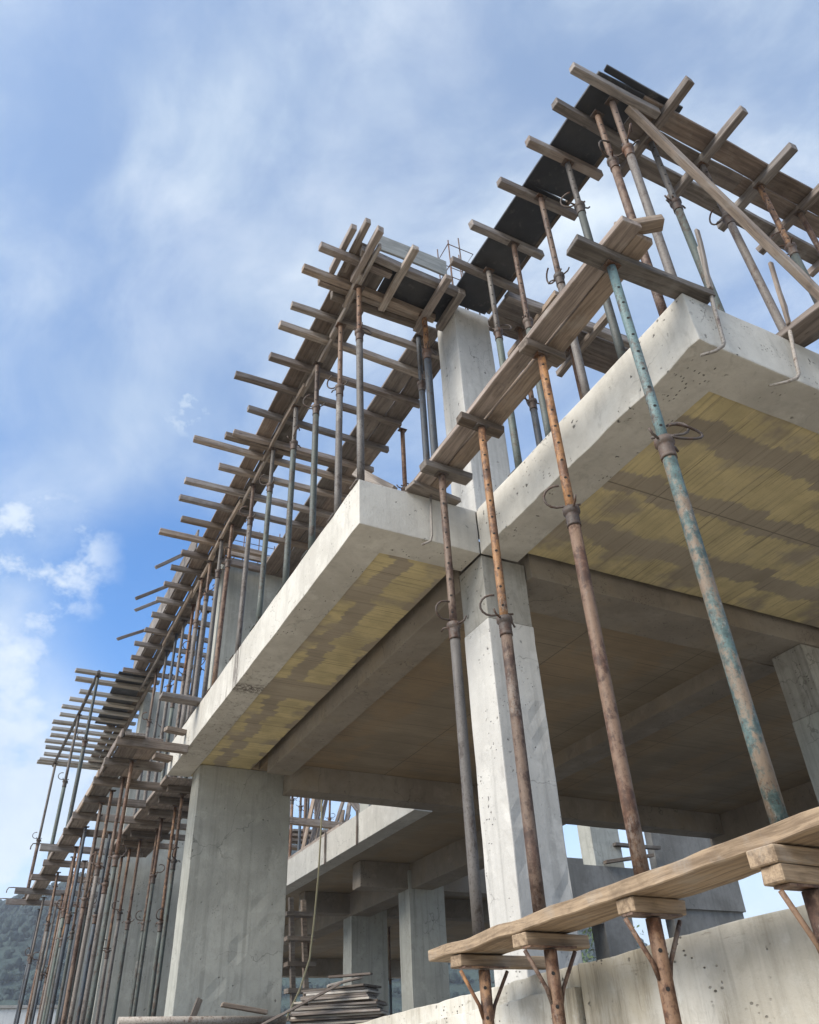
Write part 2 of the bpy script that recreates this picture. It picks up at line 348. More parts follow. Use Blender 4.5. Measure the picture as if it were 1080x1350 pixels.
def cprism(name, mat, parent, outline, z0, z1, bev=.006, jit=.004, stepv=.16, wavy=None):
    bm = bmesh.new(); lo = [bm.verts.new((x, y, z0)) for x, y in outline]; hi = [bm.verts.new((x, y, z1)) for x, y in outline]; n = len(lo)
    bm.faces.new(lo[::-1]); bm.faces.new(hi)
    for i in range(n): bm.faces.new((lo[i], lo[(i+1) % n], hi[(i+1) % n], hi[i]))
    bmesh.ops.bevel(bm, geom=bm.edges[:], offset=bev, segments=2, affect='EDGES', profile=.6)
    xs = [p[0] for p in outline]; yy = [p[1] for p in outline]
    cut(bm, 0, min(xs), max(xs), stepv); cut(bm, 1, min(yy), max(yy), stepv); cut(bm, 2, z0, z1, stepv)
    for v in bm.verts:
        v.co += mnoise.noise_vector(v.co*3.1)*jit + mnoise.noise_vector(v.co*13)*(jit*.45)
        if wavy: wavy(v)
    return link(name, bm, mat, parent, -parent.location)
def quat_for(a, b, upv=(0, 0, 1)):
    x = (b-a).normalized(); y = Vector(upv).cross(x)
    if y.length < 1e-4: y = Vector((0, 1, 0))
    y.normalize(); z = x.cross(y)
    return Matrix((x, y, z)).transposed().to_quaternion()
def timber(name, a, b, w, h, mat, label, cat, group=None, rough=0, chip=True, upv=(0, 0, 1)):
    """sawn timber from a to b (centre line); local X runs along the grain"""
    a, b = Vector(a), Vector(b); L = (b-a).length
    if w < .13: w *= random.uniform(.86, 1.14)
    tw = random.uniform(-.05, .05)
    bm = bmesh.new(); box(bm, 0, L, -w/2, w/2, -h/2, h/2)
    bmesh.ops.bevel(bm, geom=bm.edges[:], offset=min(.004, h*.15), segments=1, affect='EDGES')
    cut(bm, 0, 0, L, max(.18, L/14) if not rough else .05)
    sd = Vector((random.uniform(0, 90), random.uniform(0, 90), 0)); bow = random.uniform(-.006, .006)*min(L, 2)
    for v in bm.verts:
        k = v.co.x/L
        n = mnoise.noise_vector(v.co*4 + sd)
        if w < .13: v.co = Vector((v.co.x, v.co.y-v.co.z*tw*k, v.co.z+v.co.y*tw*k))
        v.co.y += n.y*.005 + bow*math.sin(PI*k); v.co.z += n.z*.0035
        if rough: v.co.y += mnoise.noise(v.co*7+sd)*rough; v.co.z += mnoise.noise(v.co*5+sd*2)*rough*.6
        if chip and (k < .02 or k > .98): v.co.x += n.x*.014 + mnoise.noise(v.co*25+sd)*.008
    o = link(name, bm, mat, None, a)
    o.rotation_mode = 'QUATERNION'; o.rotation_quaternion = quat_for(a, b, upv)
    return tag(o, label, cat, group)
def sheet(name, x0, x1, y0, y1, z0, z1, mat, label, cat, group=None, along='Y'):
    """formwork panel lying flat, grain along X or Y"""
    zc = (z0+z1)/2
    if along == 'Y': return timber(name, ((x0+x1)/2, y0, zc), ((x0+x1)/2, y1, zc), x1-x0, z1-z0, mat, label, cat, group)
    return timber(name, (x0, (y0+y1)/2, zc), (x1, (y0+y1)/2, zc), y1-y0, z1-z0, mat, label, cat, group)
ORD = ['nearest', 'second', 'third', 'fourth', 'fifth', 'sixth', 'seventh', 'eighth', 'ninth', 'tenth', 'eleventh', 'twelfth', 'thirteenth', 'fourteenth', 'fifteenth', 'sixteenth', 'seventeenth', 'eighteenth', 'nineteenth', 'twentieth']
def ordn(i): return ORD[i]

TUBE_WORD = {'tube_rust': 'rusty brown', 'tube_orange': 'rusty orange', 'tube_grey': 'cement-splashed grey', 'tube_teal': 'teal painted', 'tube_green': 'dull green', 'tube_blue': 'dark blue'}
def prop(x, y, z0, z1, zc, lo, hi, label, group, r=.030, near=False, fork=False, hook=0, handle=0, tilt=(0, 0), base=True):
    """adjustable steel shoring prop"""
    H = z1-z0; c = zc-z0
    root = empty('shoring_prop', (x, y, z0), label, 'prop', group)
    root.rotation_euler = (tilt[0], tilt[1], 0)
    n = 18 if near else 10
    if base:
        bm = bmesh.new(); box(bm, -.06, .06, -.06, .06, 0, .007); link('base_plate', bm, lo, root)
    bm = bmesh.new(); sweep(bm, [(0, 0, .007 + (c-.007)*k/5) for k in range(6)], r, n); link('outer_tube', bm, lo, root)
    ri = r*.79
    bm = bmesh.new(); sweep(bm, [(0, 0, c-.02 + (H-.012-c+.02)*k/5) for k in range(6)], ri, n)
    if near:
        z = c+.12; k = 0
        while z < H-.08:
            for a0 in (math.radians(235), math.radians(55)):
                ax = Vector((math.cos(a0), math.sin(a0), 0)); ta = Vector((-ax.y, ax.x, 0))
                rg = ring(bm, ax*(ri+.0006)+Vector((0, 0, z)), ta, Vector((0, 0, 1)), .0075, 8)
                fc = bm.faces.new(rg); fc.material_index = 1
            z += .115
    link('inner_tube', bm, [hi, 'hole_dark'], root)
    # threaded collar and nut
    bm = bmesh.new()
    prof = [(c-.05, r*1.0), (c-.05, r*1.16), (c-.035, r*1.16)]
    for k in range(5): prof += [(c-.033+k*.012, r*1.06), (c-.027+k*.012, r*1.16)]
    prof += [(c+.03, r*1.45), (c+.055, r*1.45), (c+.056, ri*1.02)]
    sweep(bm, [(0, 0, p[0]+i*1e-5) for i, p in enumerate(prof)], [p[1] for p in prof], n)
    col = link('collar_nut', bm, 'iron', root)
    a = handle; cs, sn = math.cos(a), math.sin(a)
    bm = bmesh.new()
    sweep(bm, [(cs*q*r, sn*q*r, c+h_) for q, h_ in ((-3.2, .075), (-2.6, .052), (-1.3, .043), (1.3, .043), (2.6, .052), (3.2, .035))], .006, 6)
    link('nut_handle', bm, 'iron', col)
    # bent locking pin through the inner tube
    a = hook; e1 = Vector((math.cos(a), math.sin(a), 0)); e2 = Vector((-e1.y, e1.x, 0)); zz = Vector((0, 0, 1)); z = c+.075
    pts = [e1*(-r*1.7)+zz*z, e1*(r*1.5)+zz*z]
    for k in range(9):
        th = -PI/2 + k*PI*1.15/8
        pts.append(e1*(r*1.6+.055*math.cos(th)*1.0+.02) + zz*(z+.05+.05*math.sin(th)) + e2*(.012*k/2))
    bm = bmesh.new(); sweep(bm, pts, .0062, 7); link('locking_pin', bm, 'iron', root)
    bm = bmesh.new(); hp = .115 if fork else .042; box(bm, -hp, hp, -.03, .03, H-.007, H); link('head_plate', bm, hi if fork else 'iron', root)
    if fork:
        for s in (1, -1):
            bm = bmesh.new(); sweep(bm, [(s*r*.7, 0, H-.20), (s*.04, 0, H-.15), (s*.125, 0, H-.016)], .0085, 8); link('brace_strut', bm, hi, root)
    return root

# ================================================================== SETTING
bm = bmesh.new()
rad = [0, 3, 8, 16, 30, 60, 120, 260, 600, 1500]; prev = None; N = 48
for i, rr in enumerate(rad):
    rg = [bm.verts.new((rr*math.cos(2*PI*k/N), 8+rr*math.sin(2*PI*k/N), -1.6 + (0 if rr > 60 else .05*mnoise.noise((rr*math.cos(k), rr*math.sin(k), 2))))) for k in range(N)] if i else [bm.verts.new((0, 8, -1.6))]
    if i == 1:
        for k in range(N): bm.faces.new((prev[0], rg[k], rg[(k+1) % N]))
    elif i > 1:
        for k in range(N): bm.faces.new((prev[k], rg[k], rg[(k+1) % N], prev[(k+1) % N]))
    prev = rg
o = link('ground', bm, 'dirt'); o['kind'] = 'structure'

# wooded hills round the back of the site
bm = bmesh.new()
def ridge(az):     # crest height as elevation in degrees
    pts = [(-40, 6), (-10, 6.8), (0, 8.0), (5, 9.6), (12, 12), (22, 13), (32, 10.5), (38, 8.3), (43, 4.0), (50, 2.6), (80, 2.5)]
    for (a0, e0), (a1, e1) in zip(pts, pts[1:]):
        if a0 <= az <= a1: return e0+(e1-e0)*(az-a0)/(a1-a0)
    return 2.5
NA, NR = 260, 26; grid = []
for i in range(NA+1):
    az = -40+120*i/NA; row = []
    for j in range(NR+1):
        k = j/NR; dist = 150+260*k
        top = 410*math.tan(math.radians(ridge(az)))
        h = -2+(top+2)*math.sin(k*PI/2)**1.3
        x, y = dist*math.sin(math.radians(az)), dist*math.cos(math.radians(az))
        h += k*(4.5*mnoise.noise((x*.02, y*.02, 0))+3.2*mnoise.noise((x*.12, y*.12, 4))+2.2*mnoise.noise((x*.35, y*.35, 9)))
        row.append(bm.verts.new((x, y, h)))
    grid.append(row)
for i in range(NA):
    for j in range(NR): bm.faces.new((grid[i][j], grid[i+1][j], grid[i+1][j+1], grid[i][j+1]))
for i in range(NA):
    a, b2 = grid[i][NR], grid[i+1][NR]
grid_co = [[v.co.copy() for v in row] for row in grid]
o = link('hills', bm, 'forest'); o['kind'] = 'structure'

rgw = random.Random(9); bt = bmesh.new(); bmesh.ops.create_icosphere(bt, subdivisions=1, radius=1)
tv = [v.co.copy() for v in bt.verts]; bt.verts.index_update(); tf = [[v.index for v in f_.verts] for f_ in bt.faces]; bt.free()
V_, F_ = [], []
for _ in range(13000):
    az = rgw.uniform(-6, 44); k = rgw.uniform(.05, 1.0)**.7; i = int((az+40)/120*NA); j = min(NR, int(k*NR)); base = grid_co[i][j]
    cx_, cy_ = base.x+rgw.uniform(-4, 4), base.y+rgw.uniform(-4, 4); R_ = rgw.uniform(.8, 1.8)*(.55+.45*k); hz = R_*rgw.uniform(.8, 1.5); n0 = len(V_); an = rgw.uniform(0, 6); ca, sa = math.cos(an), math.sin(an)
    for p in tv:
        q = R_*rgw.uniform(.72, 1.18); V_.append((cx_+(p.x*ca-p.y*sa)*q, cy_+(p.x*sa+p.y*ca)*q, base.z+R_*.4+p.z*hz*rgw.uniform(.8, 1.15)))
    F_ += [[n0+q for q in f_] for f_ in tf]
bm = bmesh.new(); mt = bpy.data.meshes.new('woodland_tmp'); mt.from_pydata(V_, [], F_); bm.from_mesh(mt); bpy.data.meshes.remove(mt)
o = link('woodland', bm, 'forest_crown'); o['kind'] = 'stuff'
def tree(x, y, h, rr, label, seed):
    rg = random.Random(seed)
    root = empty('tree', (x, y, -1.6), label, 'tree', 'trees beyond the wall')
    bm = bmesh.new(); sweep(bm, [(0, 0, 0), (.1, .05, h*.4), (.05, .15, h*.8)], [.22, .15, .05], 8)
    for k in range(6):
        a = k*1.05; sweep(bm, [(.08, .05, h*(.35+.06*k)), (rr*.6*math.cos(a), rr*.6*math.sin(a), h*(.55+.05*k))], [.08, .02], 6)
    link('trunk', bm, 'bark', root)
    bm = bmesh.new()
    cl = [(Vector((rg.uniform(-1, 1)*rr*.75, rg.uniform(-1, 1)*rr*.75, h*rg.uniform(.45, .95))), rg.uniform(.25, .5)*rr) for _ in range(26)]
    for c, cr in cl:
        for _ in range(110):
            p = c+Vector((rg.gauss(0, .5), rg.gauss(0, .5), rg.gauss(0, .45)))*cr
            q = Matrix.Rotation(rg.uniform(0, 6.3), 3, Vector((rg.uniform(-1, 1), rg.uniform(-1, 1), rg.uniform(-1, 1))).normalized())
            s = rg.uniform(.07, .14)
            vs = [bm.verts.new(p+q@Vector(e)*s) for e in ((-1, 0, 0), (0, -.5, 0), (1, 0, 0), (0, .5, 0))]; bm.faces.new(vs)
    link('crown', bm, 'leaf', root)
tree(31.5, 32.5, 6.7, 1.5, 'small leafy tree seen over the site wall through the gap behind the building', 3)
tree(27.6, 34.5, 7.4, 2.2, 'broad green tree seen left of a dark rear column under the building', 5)

# pale boundary wall, far left
bw = empty('boundary_wall', (-4, 26, -1.6), 'white rendered boundary wall far behind the left props', 'wall')
cbox('wall_panel', 'white_render', bw, -6, 7.5, 26, 26.25, -1.7, 2.02, stepv=.9)
cbox('coping', 'concrete_front', bw, -6.05, 7.55, 25.95, 26.3, 2.023, 2.09, stepv=.9)


# ================================================================== CONCRETE BUILDING
B = empty('concrete_building', (2.66, 3.914, -1.6), 'unfinished grey concrete building frame with stained slab undersides', 'building')
def part(nm, mat, *a, **k): return cbox(nm, mat, B, *a, **k)
# plinth and ground floor
part('floor_slab', 'concrete_dark', 1.0, 16, 7.98, 26, .20, .45, stepv=.8)
part('floor_slab', 'concrete_dark', 2.95, 16, 2.2, 7.975, -.1, .10, stepv=.8)
part('plinth', 'concrete_dark', 1.3, 15.8, 8.1, 25.8, -1.7, .197, stepv=.8)
# first floor slab, left cantilever
cprism('edge_beam', 'concrete_fascia', B, [(1.732, 3.912), (2.654, 3.912), (2.654, 4.172), (1.995, 4.172), (1.995, 9.38), (1.732, 9.38)], 3.0, 3.37, jit=.004, stepv=.12)
part('slab', 'soffit_left', 1.998, 2.58, 4.175, 9.378, 3.011, 3.22)  # stops short of the beam: added slot makes a shaded strip
part('slab', 'concrete_dark', 1.998, 2.668, 4.176, 9.376, 3.224, 3.36)  # lid over the added slot, in dark concrete to deepen its shade
# first floor slab, right cantilever with a ragged lower arris
def ragged(v):
    if v.co.x < 2.70 and v.co.z < 3.1:
        v.co.z += .022*mnoise.noise((v.co.y*2.6, 3, 0)) + .010*mnoise.noise((v.co.y*9, 1, 5)); v.co.x += .008*mnoise.noise((v.co.y*5, 7, 0))
cprism('edge_beam', 'concrete_fascia', B, [(2.656, 1.75), (9.9, 1.75), (9.9, 2.003), (2.962, 2.003), (2.962, 3.909), (2.656, 3.909)], 3.0, 3.37, bev=.009, jit=.004, stepv=.075, wavy=ragged)
part('slab', 'soffit_right', 2.965, 9.5, 2.006, 3.795, 3.012, 3.22)  # also held back from its beam, leaving an added slot for shade
part('slab', 'concrete_dark', 2.966, 9.498, 2.007, 3.862, 3.224, 3.36)  # dark cover closing that added slot, so the band beside the beam stays dark
# beams
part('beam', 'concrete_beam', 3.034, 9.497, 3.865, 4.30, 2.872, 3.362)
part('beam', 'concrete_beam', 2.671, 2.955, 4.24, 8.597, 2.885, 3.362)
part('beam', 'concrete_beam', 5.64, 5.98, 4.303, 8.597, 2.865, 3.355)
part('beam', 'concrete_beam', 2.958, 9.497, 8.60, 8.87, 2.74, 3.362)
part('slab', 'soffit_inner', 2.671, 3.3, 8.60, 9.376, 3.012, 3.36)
part('slab', 'soffit_inner', 2.585, 2.668, 8.87, 9.376, 3.012, 3.222)  # plugs the far end of the added slot against the sky
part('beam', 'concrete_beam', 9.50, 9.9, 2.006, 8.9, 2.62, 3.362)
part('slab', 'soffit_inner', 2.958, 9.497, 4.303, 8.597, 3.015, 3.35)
# front column: rough neck above the pour joint, board-marked shaft, upper lift
part('column', 'concrete_column', 2.663, 3.028, 3.917, 4.236, -1.6, 2.50, bev=.007, jit=.004, stepv=.09)
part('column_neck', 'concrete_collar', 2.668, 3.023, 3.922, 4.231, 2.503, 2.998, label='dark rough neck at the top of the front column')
part('column', 'concrete_column', 2.664, 3.026, 3.918, 4.234, 3.371, 5.66, bev=.007)
# shear wall column on the left, both storeys
part('column', 'concrete_shear', 2.0, 3.068, 8.90, 9.26, .453, 3.008, bev=.007, jit=.005, stepv=.10)
part('column', 'concrete_shear', 2.0, 3.068, 8.90, 9.26, 3.372, 5.76, bev=.007)
part('column', 'concrete_shear', 1.93, 2.95, 13.4, 13.75, .453, 5.68, bev=.007)
part('column', 'concrete_shear', 2.05, 2.7, 17.6, 17.95, .453, 5.68, bev=.007)
# right column
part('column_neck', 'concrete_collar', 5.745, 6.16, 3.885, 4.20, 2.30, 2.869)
part('column', 'concrete_shear', 5.74, 6.165, 3.88, 4.205, .103, 2.297)
# rear wing round the light well
part('edge_beam', 'concrete_fascia', 5.10, 5.38, 9.75, 24.2, 3.0, 3.43, stepv=.4)
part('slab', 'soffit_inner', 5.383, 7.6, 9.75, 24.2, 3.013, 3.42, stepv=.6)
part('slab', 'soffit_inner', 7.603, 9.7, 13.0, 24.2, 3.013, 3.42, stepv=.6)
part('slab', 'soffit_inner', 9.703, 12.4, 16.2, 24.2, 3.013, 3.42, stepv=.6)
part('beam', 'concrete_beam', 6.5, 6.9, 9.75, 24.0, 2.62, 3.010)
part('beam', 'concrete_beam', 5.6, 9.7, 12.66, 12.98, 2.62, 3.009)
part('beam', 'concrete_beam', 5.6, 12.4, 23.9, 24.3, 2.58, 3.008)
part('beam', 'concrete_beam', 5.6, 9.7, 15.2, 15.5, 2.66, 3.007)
part('column', 'concrete_shear', 6.45, 7.10, 12.62, 13.02, .453, 2.90)
part('column', 'concrete_shear', 6.52, 7.25, 15.15, 15.55, .453, 2.90)
part('column', 'concrete_shear', 5.32, 5.75, 11.7, 12.05, 3.435, 5.6)
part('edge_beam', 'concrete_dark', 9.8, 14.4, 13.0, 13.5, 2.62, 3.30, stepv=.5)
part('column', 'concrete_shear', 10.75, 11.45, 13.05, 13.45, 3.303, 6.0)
part('column', 'concrete_dark', 10.72, 11.40, 13.05, 13.45, .453, 2.617)  # darker than the lift above: shade under the slab put into the colour
part('infill_wall', 'concrete_dark', 12.45, 14.35, 13.05, 13.3, .453, 2.70, stepv=.5)  # dark tone paints in the lack of light on this wall
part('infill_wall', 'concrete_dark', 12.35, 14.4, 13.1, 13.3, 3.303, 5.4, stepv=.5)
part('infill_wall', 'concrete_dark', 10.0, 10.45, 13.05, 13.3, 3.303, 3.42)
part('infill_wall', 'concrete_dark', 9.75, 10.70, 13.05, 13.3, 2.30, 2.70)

# low wall along the ramp side of the building (its top falls slightly away from the viewer)
def walltop(y): return .445-.024*(y-1.75)
W = empty('concrete_wall', (2.5, 3.0, -1.6), 'low rough concrete wall in front of the column, streaked and pitted', 'wall')
def slope(v):
    if v.co.z > .2:
        v.co.z += walltop(v.co.y)-.40 + .006*mnoise.noise((v.co.y*6, 0, 0)) + .007*mnoise.noise((v.co.y*24, 0, 3))
cbox('wall_panel', 'concrete_wall', W, 2.50, 2.62, -.6, 3.27, -1.7, .40, stepv=.09, jit=.006, wavy=slope)
cbox('wall_panel', 'concrete_wall', W, 2.475, 2.63, 3.285, 7.2, -1.7, .315, stepv=.09, jit=.007, wavy=slope)
cbox('wall_coping', 'concrete_wall', W, 2.51, 2.62, 3.285, 7.1, .30, .40, stepv=.09, jit=.005, wavy=slope)
# wall_coping follows the same fall

# ================================================================== FOREGROUND PROPPING (two tiers at X about 2.2)
G1 = 'props carrying the raised edge board'
PX = 2.2
ups = [(3.60, 'tube_grey', 'tube_rust', 'thin rusty prop at the far end of the foreground plank', 2.15, 3.1, 2.0),
       (3.09, 'tube_rust', 'tube_orange', 'orange topped prop crossing in front of the middle column', 1.93, 2.6, .4),
       (2.42, 'tube_rust', 'tube_orange', 'brown prop with a long rusty top carrying the middle of the raised board', 2.20, 2.5, 1.2),
       (1.765, 'tube_patina', 'tube_teal', 'teal painted prop with a big wire ring, nearest to the viewer', 2.13, -.6, .2)]
def planktop(y): return .585-.026*(y-1.75)
for i, (y, lo, hi, lb, zc, hk, hd) in enumerate(ups):
    prop(PX, y, planktop(y)+.004, 3.33+(.035 if i == 3 else 0), zc, lo, hi, lb, G1, r=.0295, near=True, hook=hk, handle=hd, tilt=(random.uniform(-.006, .006), random.uniform(-.006, .006)))
# raised board: two planks side by side on cross blocks
for k, (x0, x1) in enumerate(((2.125, 2.24), (2.245, 2.355))):
    timber('edge_board', ((x0+x1)/2, 3.97, 3.425), ((x0+x1)/2, 1.56+.05*k, 3.452), x1-x0, .04, 'timber_tan' if k else 'timber_grey',
           ['left plank of the raised board over the foreground props', 'right plank of the raised board over the foreground props'][k], 'plank', 'planks of the raised edge board')
for y, x0, x1, z, lb in ((3.60, 2.05, 2.42, 3.365, 'split cross block under the far end of the raised board'), (3.09, 2.05, 2.37, 3.365, 'cross block on the orange topped prop'), (2.42, 2.08, 2.36, 3.37, 'rusty brown cross block on the prop under the middle of the raised board')):
    timber('cross_block', (x0, y, z), (x1, y+.01, z), .085, .055, 'timber_dark', lb, 'timber block', 'blocks on the foreground props')
timber('cross_timber', (1.96, 1.775, 3.402), (2.86, 1.75, 3.402), .10, .05, 'timber_dark', 'long dark cross timber from the teal prop onto the right slab corner', 'timber')
timber('cross_timber', (2.16, 1.66, 3.49), (2.36, 1.52, 3.495), .07, .045, 'timber_tan', 'short tan offcut lying on the near end of the raised board', 'timber')
# lower plank and the props under it
plk = timber('scaffold_plank', (2.20, 3.88, planktop(3.88)-.027), (2.20, -.3, planktop(-.3)-.027), (.26), .05, 'plank_worn', 'thick worn tan plank running along the foreground under the tall props', 'plank', rough=.012)
lows = [(3.58, 'tube_orange', 'flaking yellow prop holding the far end of the foreground plank'), (3.05, 'tube_rust', 'red brown prop with forked head under the foreground plank'),
        (2.41, 'tube_rust', 'dark prop with forked head under the middle of the foreground plank'), (1.73, 'tube_rust', 'rust brown forked prop at the right edge under stacked blocks')]
for i, (y, m, lb) in enumerate(lows):
    zt = planktop(y)-.06-(.048 if i < 3 else .10)
    prop(PX, y, -1.6, zt, -.35, 'tube_rust', m, lb, 'short props under the foreground plank', r=.034, near=True, fork=True)
for y, x0, x1, lb, dz in ((3.62, 2.075, 2.60, 'long bearer under the far end of the foreground plank, reaching to the wall', 0), (3.09, 2.075, 2.40, 'bearer block on the red brown forked prop', 0), (2.42, 2.09, 2.345, 'bearer block on the dark forked prop', 0),
                          (1.745, 2.05, 2.50, 'upper of the two blocks at the right end of the foreground plank', 0), (1.735, 2.06, 2.52, 'lower of the two blocks at the right end of the foreground plank', 1)):
    z = planktop(y)-.082-.052*dz
    timber('bearer_block', (x0, y, z), (x1, y+.01, z), .09, .05, 'plank_worn', lb, 'timber block', 'bearer blocks under the foreground plank')
# big wire ring on the teal prop
bm = bmesh.new()
pts = []
for k in range(15):
    a = -2.6+k*5.0/14; rx = .045+.05*(math.cos(a)*.5+.5)
    pts.append((PX+.05+rx*1.1*math.cos(a), 1.765-.05-.02*math.cos(a), 2.20+.035*math.sin(a)+.012*k/14))
sweep(bm, pts, .006, 8)
tag(link('wire_ring', bm, 'iron'), 'big bent wire ring looped on the teal prop', 'wire')

# bent bars and sticks hung on slab edges
def bar(name, pts, r, mat, label, cat='bar', n=8):
    bm = bmesh.new(); sweep(bm, pts, r, n); return tag(link(name, bm, mat), label, cat, 'bars hooked under slab edges')
bar('hooked_bar', [(2.905, 1.715, 3.86), (2.87, 1.712, 3.60), (2.835, 1.712, 3.40), (2.80, 1.712, 3.12), (2.785, 1.712, 3.0), (2.775, 1.715, 2.975), (2.74, 1.74, 2.945), (2.68, 1.79, 2.935)], [.009, .0105, .012, .011, .0105, .010, .009, .0075], 'clamp_pale', 'cement-crusted bar hooked under the right slab near its corner')
bar('hooked_bar', [(3.54, 1.705, 3.96), (3.49, 1.70, 3.62), (3.44, 1.705, 3.44), (3.36, 1.71, 3.14), (3.325, 1.71, 3.0), (3.30, 1.715, 2.965), (3.25, 1.74, 2.94), (3.17, 1.80, 2.93)], [.009, .0105, .012, .011, .0105, .010, .009, .0075], 'clamp_pale', 'cement-crusted bar hooked under the right slab nearest the picture edge')
bar('hooked_bar', [(2.27, 3.885, 3.40), (2.265, 3.885, 3.2), (2.26, 3.885, 3.03), (2.25, 3.89, 2.985), (2.20, 3.93, 2.965)], .008, 'clamp_pale', 'thin pale bar hooked under the front of the left slab')
timber('timber_stick', (2.935, 1.70, 4.02), (2.84, 1.70, 3.44), .022, .03, 'timber_tan', 'splintered stick tied upright at the right slab corner', 'stick')
timber('timber_stick', (3.53, 1.69, 4.03), (3.42, 1.69, 3.42), .022, .03, 'timber_tan', 'splintered stick tied to the bar near the right picture edge', 'stick')
for i, (x0, x1, y, z) in enumerate(((2.80, 3.45, 1.79, 3.386), (2.98, 4.4, 1.84, 3.392))):
    timber('edge_strip', (x0, y, z), (x1, y+.02, z), .05, .026, 'timber_tan' if i else 'timber_dark', ['short dark strip along the top of the right slab edge', 'long tan strip along the top of the right slab edge'][i], 'timber')
timber('plank_end', (3.47, 1.86, 3.40), (3.60, .95, 3.42), .15, .045, 'timber_grey', 'pale plank sticking out over the right slab edge', 'plank')
timber('plank_end', (3.52, 2.15, 3.48), (3.86, 1.02, 3.55), .17, .05, 'timber_dark', 'dark plank crossing above the pale plank at the right slab edge', 'plank')
timber('plank_end', (3.62, 1.75, 3.52), (4.3, 1.35, 3.62), .12, .04, 'timber_tan', 'tan offcut wedged over the dark plank at the right edge', 'plank')

# ================================================================== SECOND FLOOR FORMWORK, RIGHT
Z2 = 5.62
GP = 'props on the right slab'
rp = [(3.42, 2.72, 'tube_green', 'tube_grey', 4.75, 'dark green prop beside the upper column'), (3.08, 2.74, 'tube_green', 'tube_rust', 4.55, 'prop second from the upper column along the right slab edge'),
      (2.66, 2.73, 'tube_grey', 'tube_rust', 4.55, 'prop third from the upper column along the right slab edge'), (2.31, 2.73, 'tube_green', 'tube_grey', 4.95, 'prop with a black hook, fourth from the upper column'),
      (1.95, 2.73, 'tube_rust', 'tube_rust', 4.92, 'brown prop with a black hook beside the right slab corner'), (1.83, 2.735, 'tube_grey', 'tube_rust', 4.90, 'cement-grey prop standing on the right slab corner')]
for i, (y, x, lo, hi, zc, lb) in enumerate(rp):
    prop(x, y, 3.372, 5.545, zc, lo, hi, lb, GP, r=.027, near=True, hook=-.4+i*.9, handle=i, tilt=(random.uniform(-.01, .01), random.uniform(-.01, .01)))
for i, (x, y, lo, hi, zc, zb) in enumerate(((3.22, 1.93, 'tube_green', 'tube_grey', 4.75, 3.395), (3.72, 1.88, 'tube_grey', 'tube_grey', 4.85, 3.395), (4.24, 1.86, 'tube_green', 'tube_orange', 4.75, 3.372), (4.72, 1.88, 'tube_grey', 'tube_rust', 4.6, 3.372), (5.3, 1.88, 'tube_green', 'tube_rust', 4.7, 3.372))):
    prop(x, y, zb+.012, 5.545, zc, lo, hi, 'prop under the front formwork, %s to the right of the slab corner' % ['first', 'second', 'third', 'fourth', 'fifth'][i], 'props under the right front formwork', r=.027, near=i < 3, hook=.5+i, handle=i*2, tilt=(random.uniform(-.012, .012), random.uniform(-.02, .01)))
for i, (x, y, zc) in enumerate(((3.30, 3.84, 4.6), (3.88, 3.84, 4.5), (4.45, 3.84, 4.7))):
    prop(x, y, 3.372, 5.545, zc, 'tube_blue', 'tube_rust', 'dark prop behind the raised board, %s to the right of the upper column' % ['first', 'second', 'third'][i], 'props under the column line formwork', r=.029, hook=1+i, handle=i)
# joists across the dark panel
GJ = 'joists under the dark panel on the right'
for i, (y, x0, x1) in enumerate(((1.755, 2.37, 3.12), (2.01, 2.40, 3.02), (2.32, 2.385, 3.05), (2.69, 2.36, 3.09), (3.10, 2.36, 3.06), (3.47, 2.385, 3.10))):
    timber('timber_joist', (x0, y, 5.582), (x1, y+random.uniform(-.02, .02), 5.582), .062, .07, 'timber_grey', 'grey joist under the dark panel on the right, %s from the front corner' % (['first', 'second', 'third', 'fourth', 'fifth', 'sixth'][i]), 'joist', GJ)
for i, (y0, y1) in enumerate(((1.70, 2.62), (2.625, 3.88))):
    sheet('formwork_sheet', 2.575, 2.975-.01*i, y0, y1, Z2, Z2+.022, 'film_ply', ['dark film-faced panel at the outer corner of the right formwork', 'dark film-faced panel of the right formwork next to the upper column'][i], 'formwork panel', 'dark panels of the right formwork')
timber('edge_timber', (2.995, 2.10, 5.645), (2.985, 3.86, 5.645), .03, .05, 'timber_dark', 'thin dark timber along the inner edge of the dark panel', 'timber')
for i, (x, y0, y1) in enumerate(((3.17, 1.46, 2.24), (3.67, 1.45, 2.24), (4.22, 1.49, 2.26), (4.70, 1.52, 2.3), (5.28, 1.5, 2.28), (5.85, 1.5, 2.28))):
    timber('timber_joist', (x, y0, 5.582), (x+.01, y1, 5.582), .062, .07, 'timber_grey', 'joist jutting out of the right front formwork, %s from the corner' % (['first', 'second', 'third', 'fourth', 'fifth', 'sixth'][i]), 'joist', 'joists under the right front formwork')
for i, (x0, x1, y0, y1, lb) in enumerate(((2.98, 4.30, 1.70, 1.852, 'outer brown board of the right front formwork, at the corner'), (2.98, 4.10, 1.856, 2.0, 'inner brown board of the right front formwork, at the corner'), (4.305, 6.6, 1.702, 1.85, 'outer brown board of the right front formwork, at the picture edge'), (4.105, 6.6, 1.858, 2.0, 'inner brown board of the right front formwork, at the picture edge'))):
    sheet('soffit_board', x0, x1, y0, y1, Z2, Z2+.03, 'ply_brown', lb, 'formwork board', 'boards of the right front formwork', along='X')
sheet('soffit_board', 2.62, 3.3, 1.655, 1.70, Z2+.026, Z2+.05, 'film_ply', 'thin dark ply lip over the corner of the right front formwork', 'formwork board', None, along='X')
timber('runner', (2.87, 2.13, 5.645), (6.4, 2.16, 5.645), .13, .05, 'timber_dark', 'dark weathered runner behind the right front formwork', 'timber')
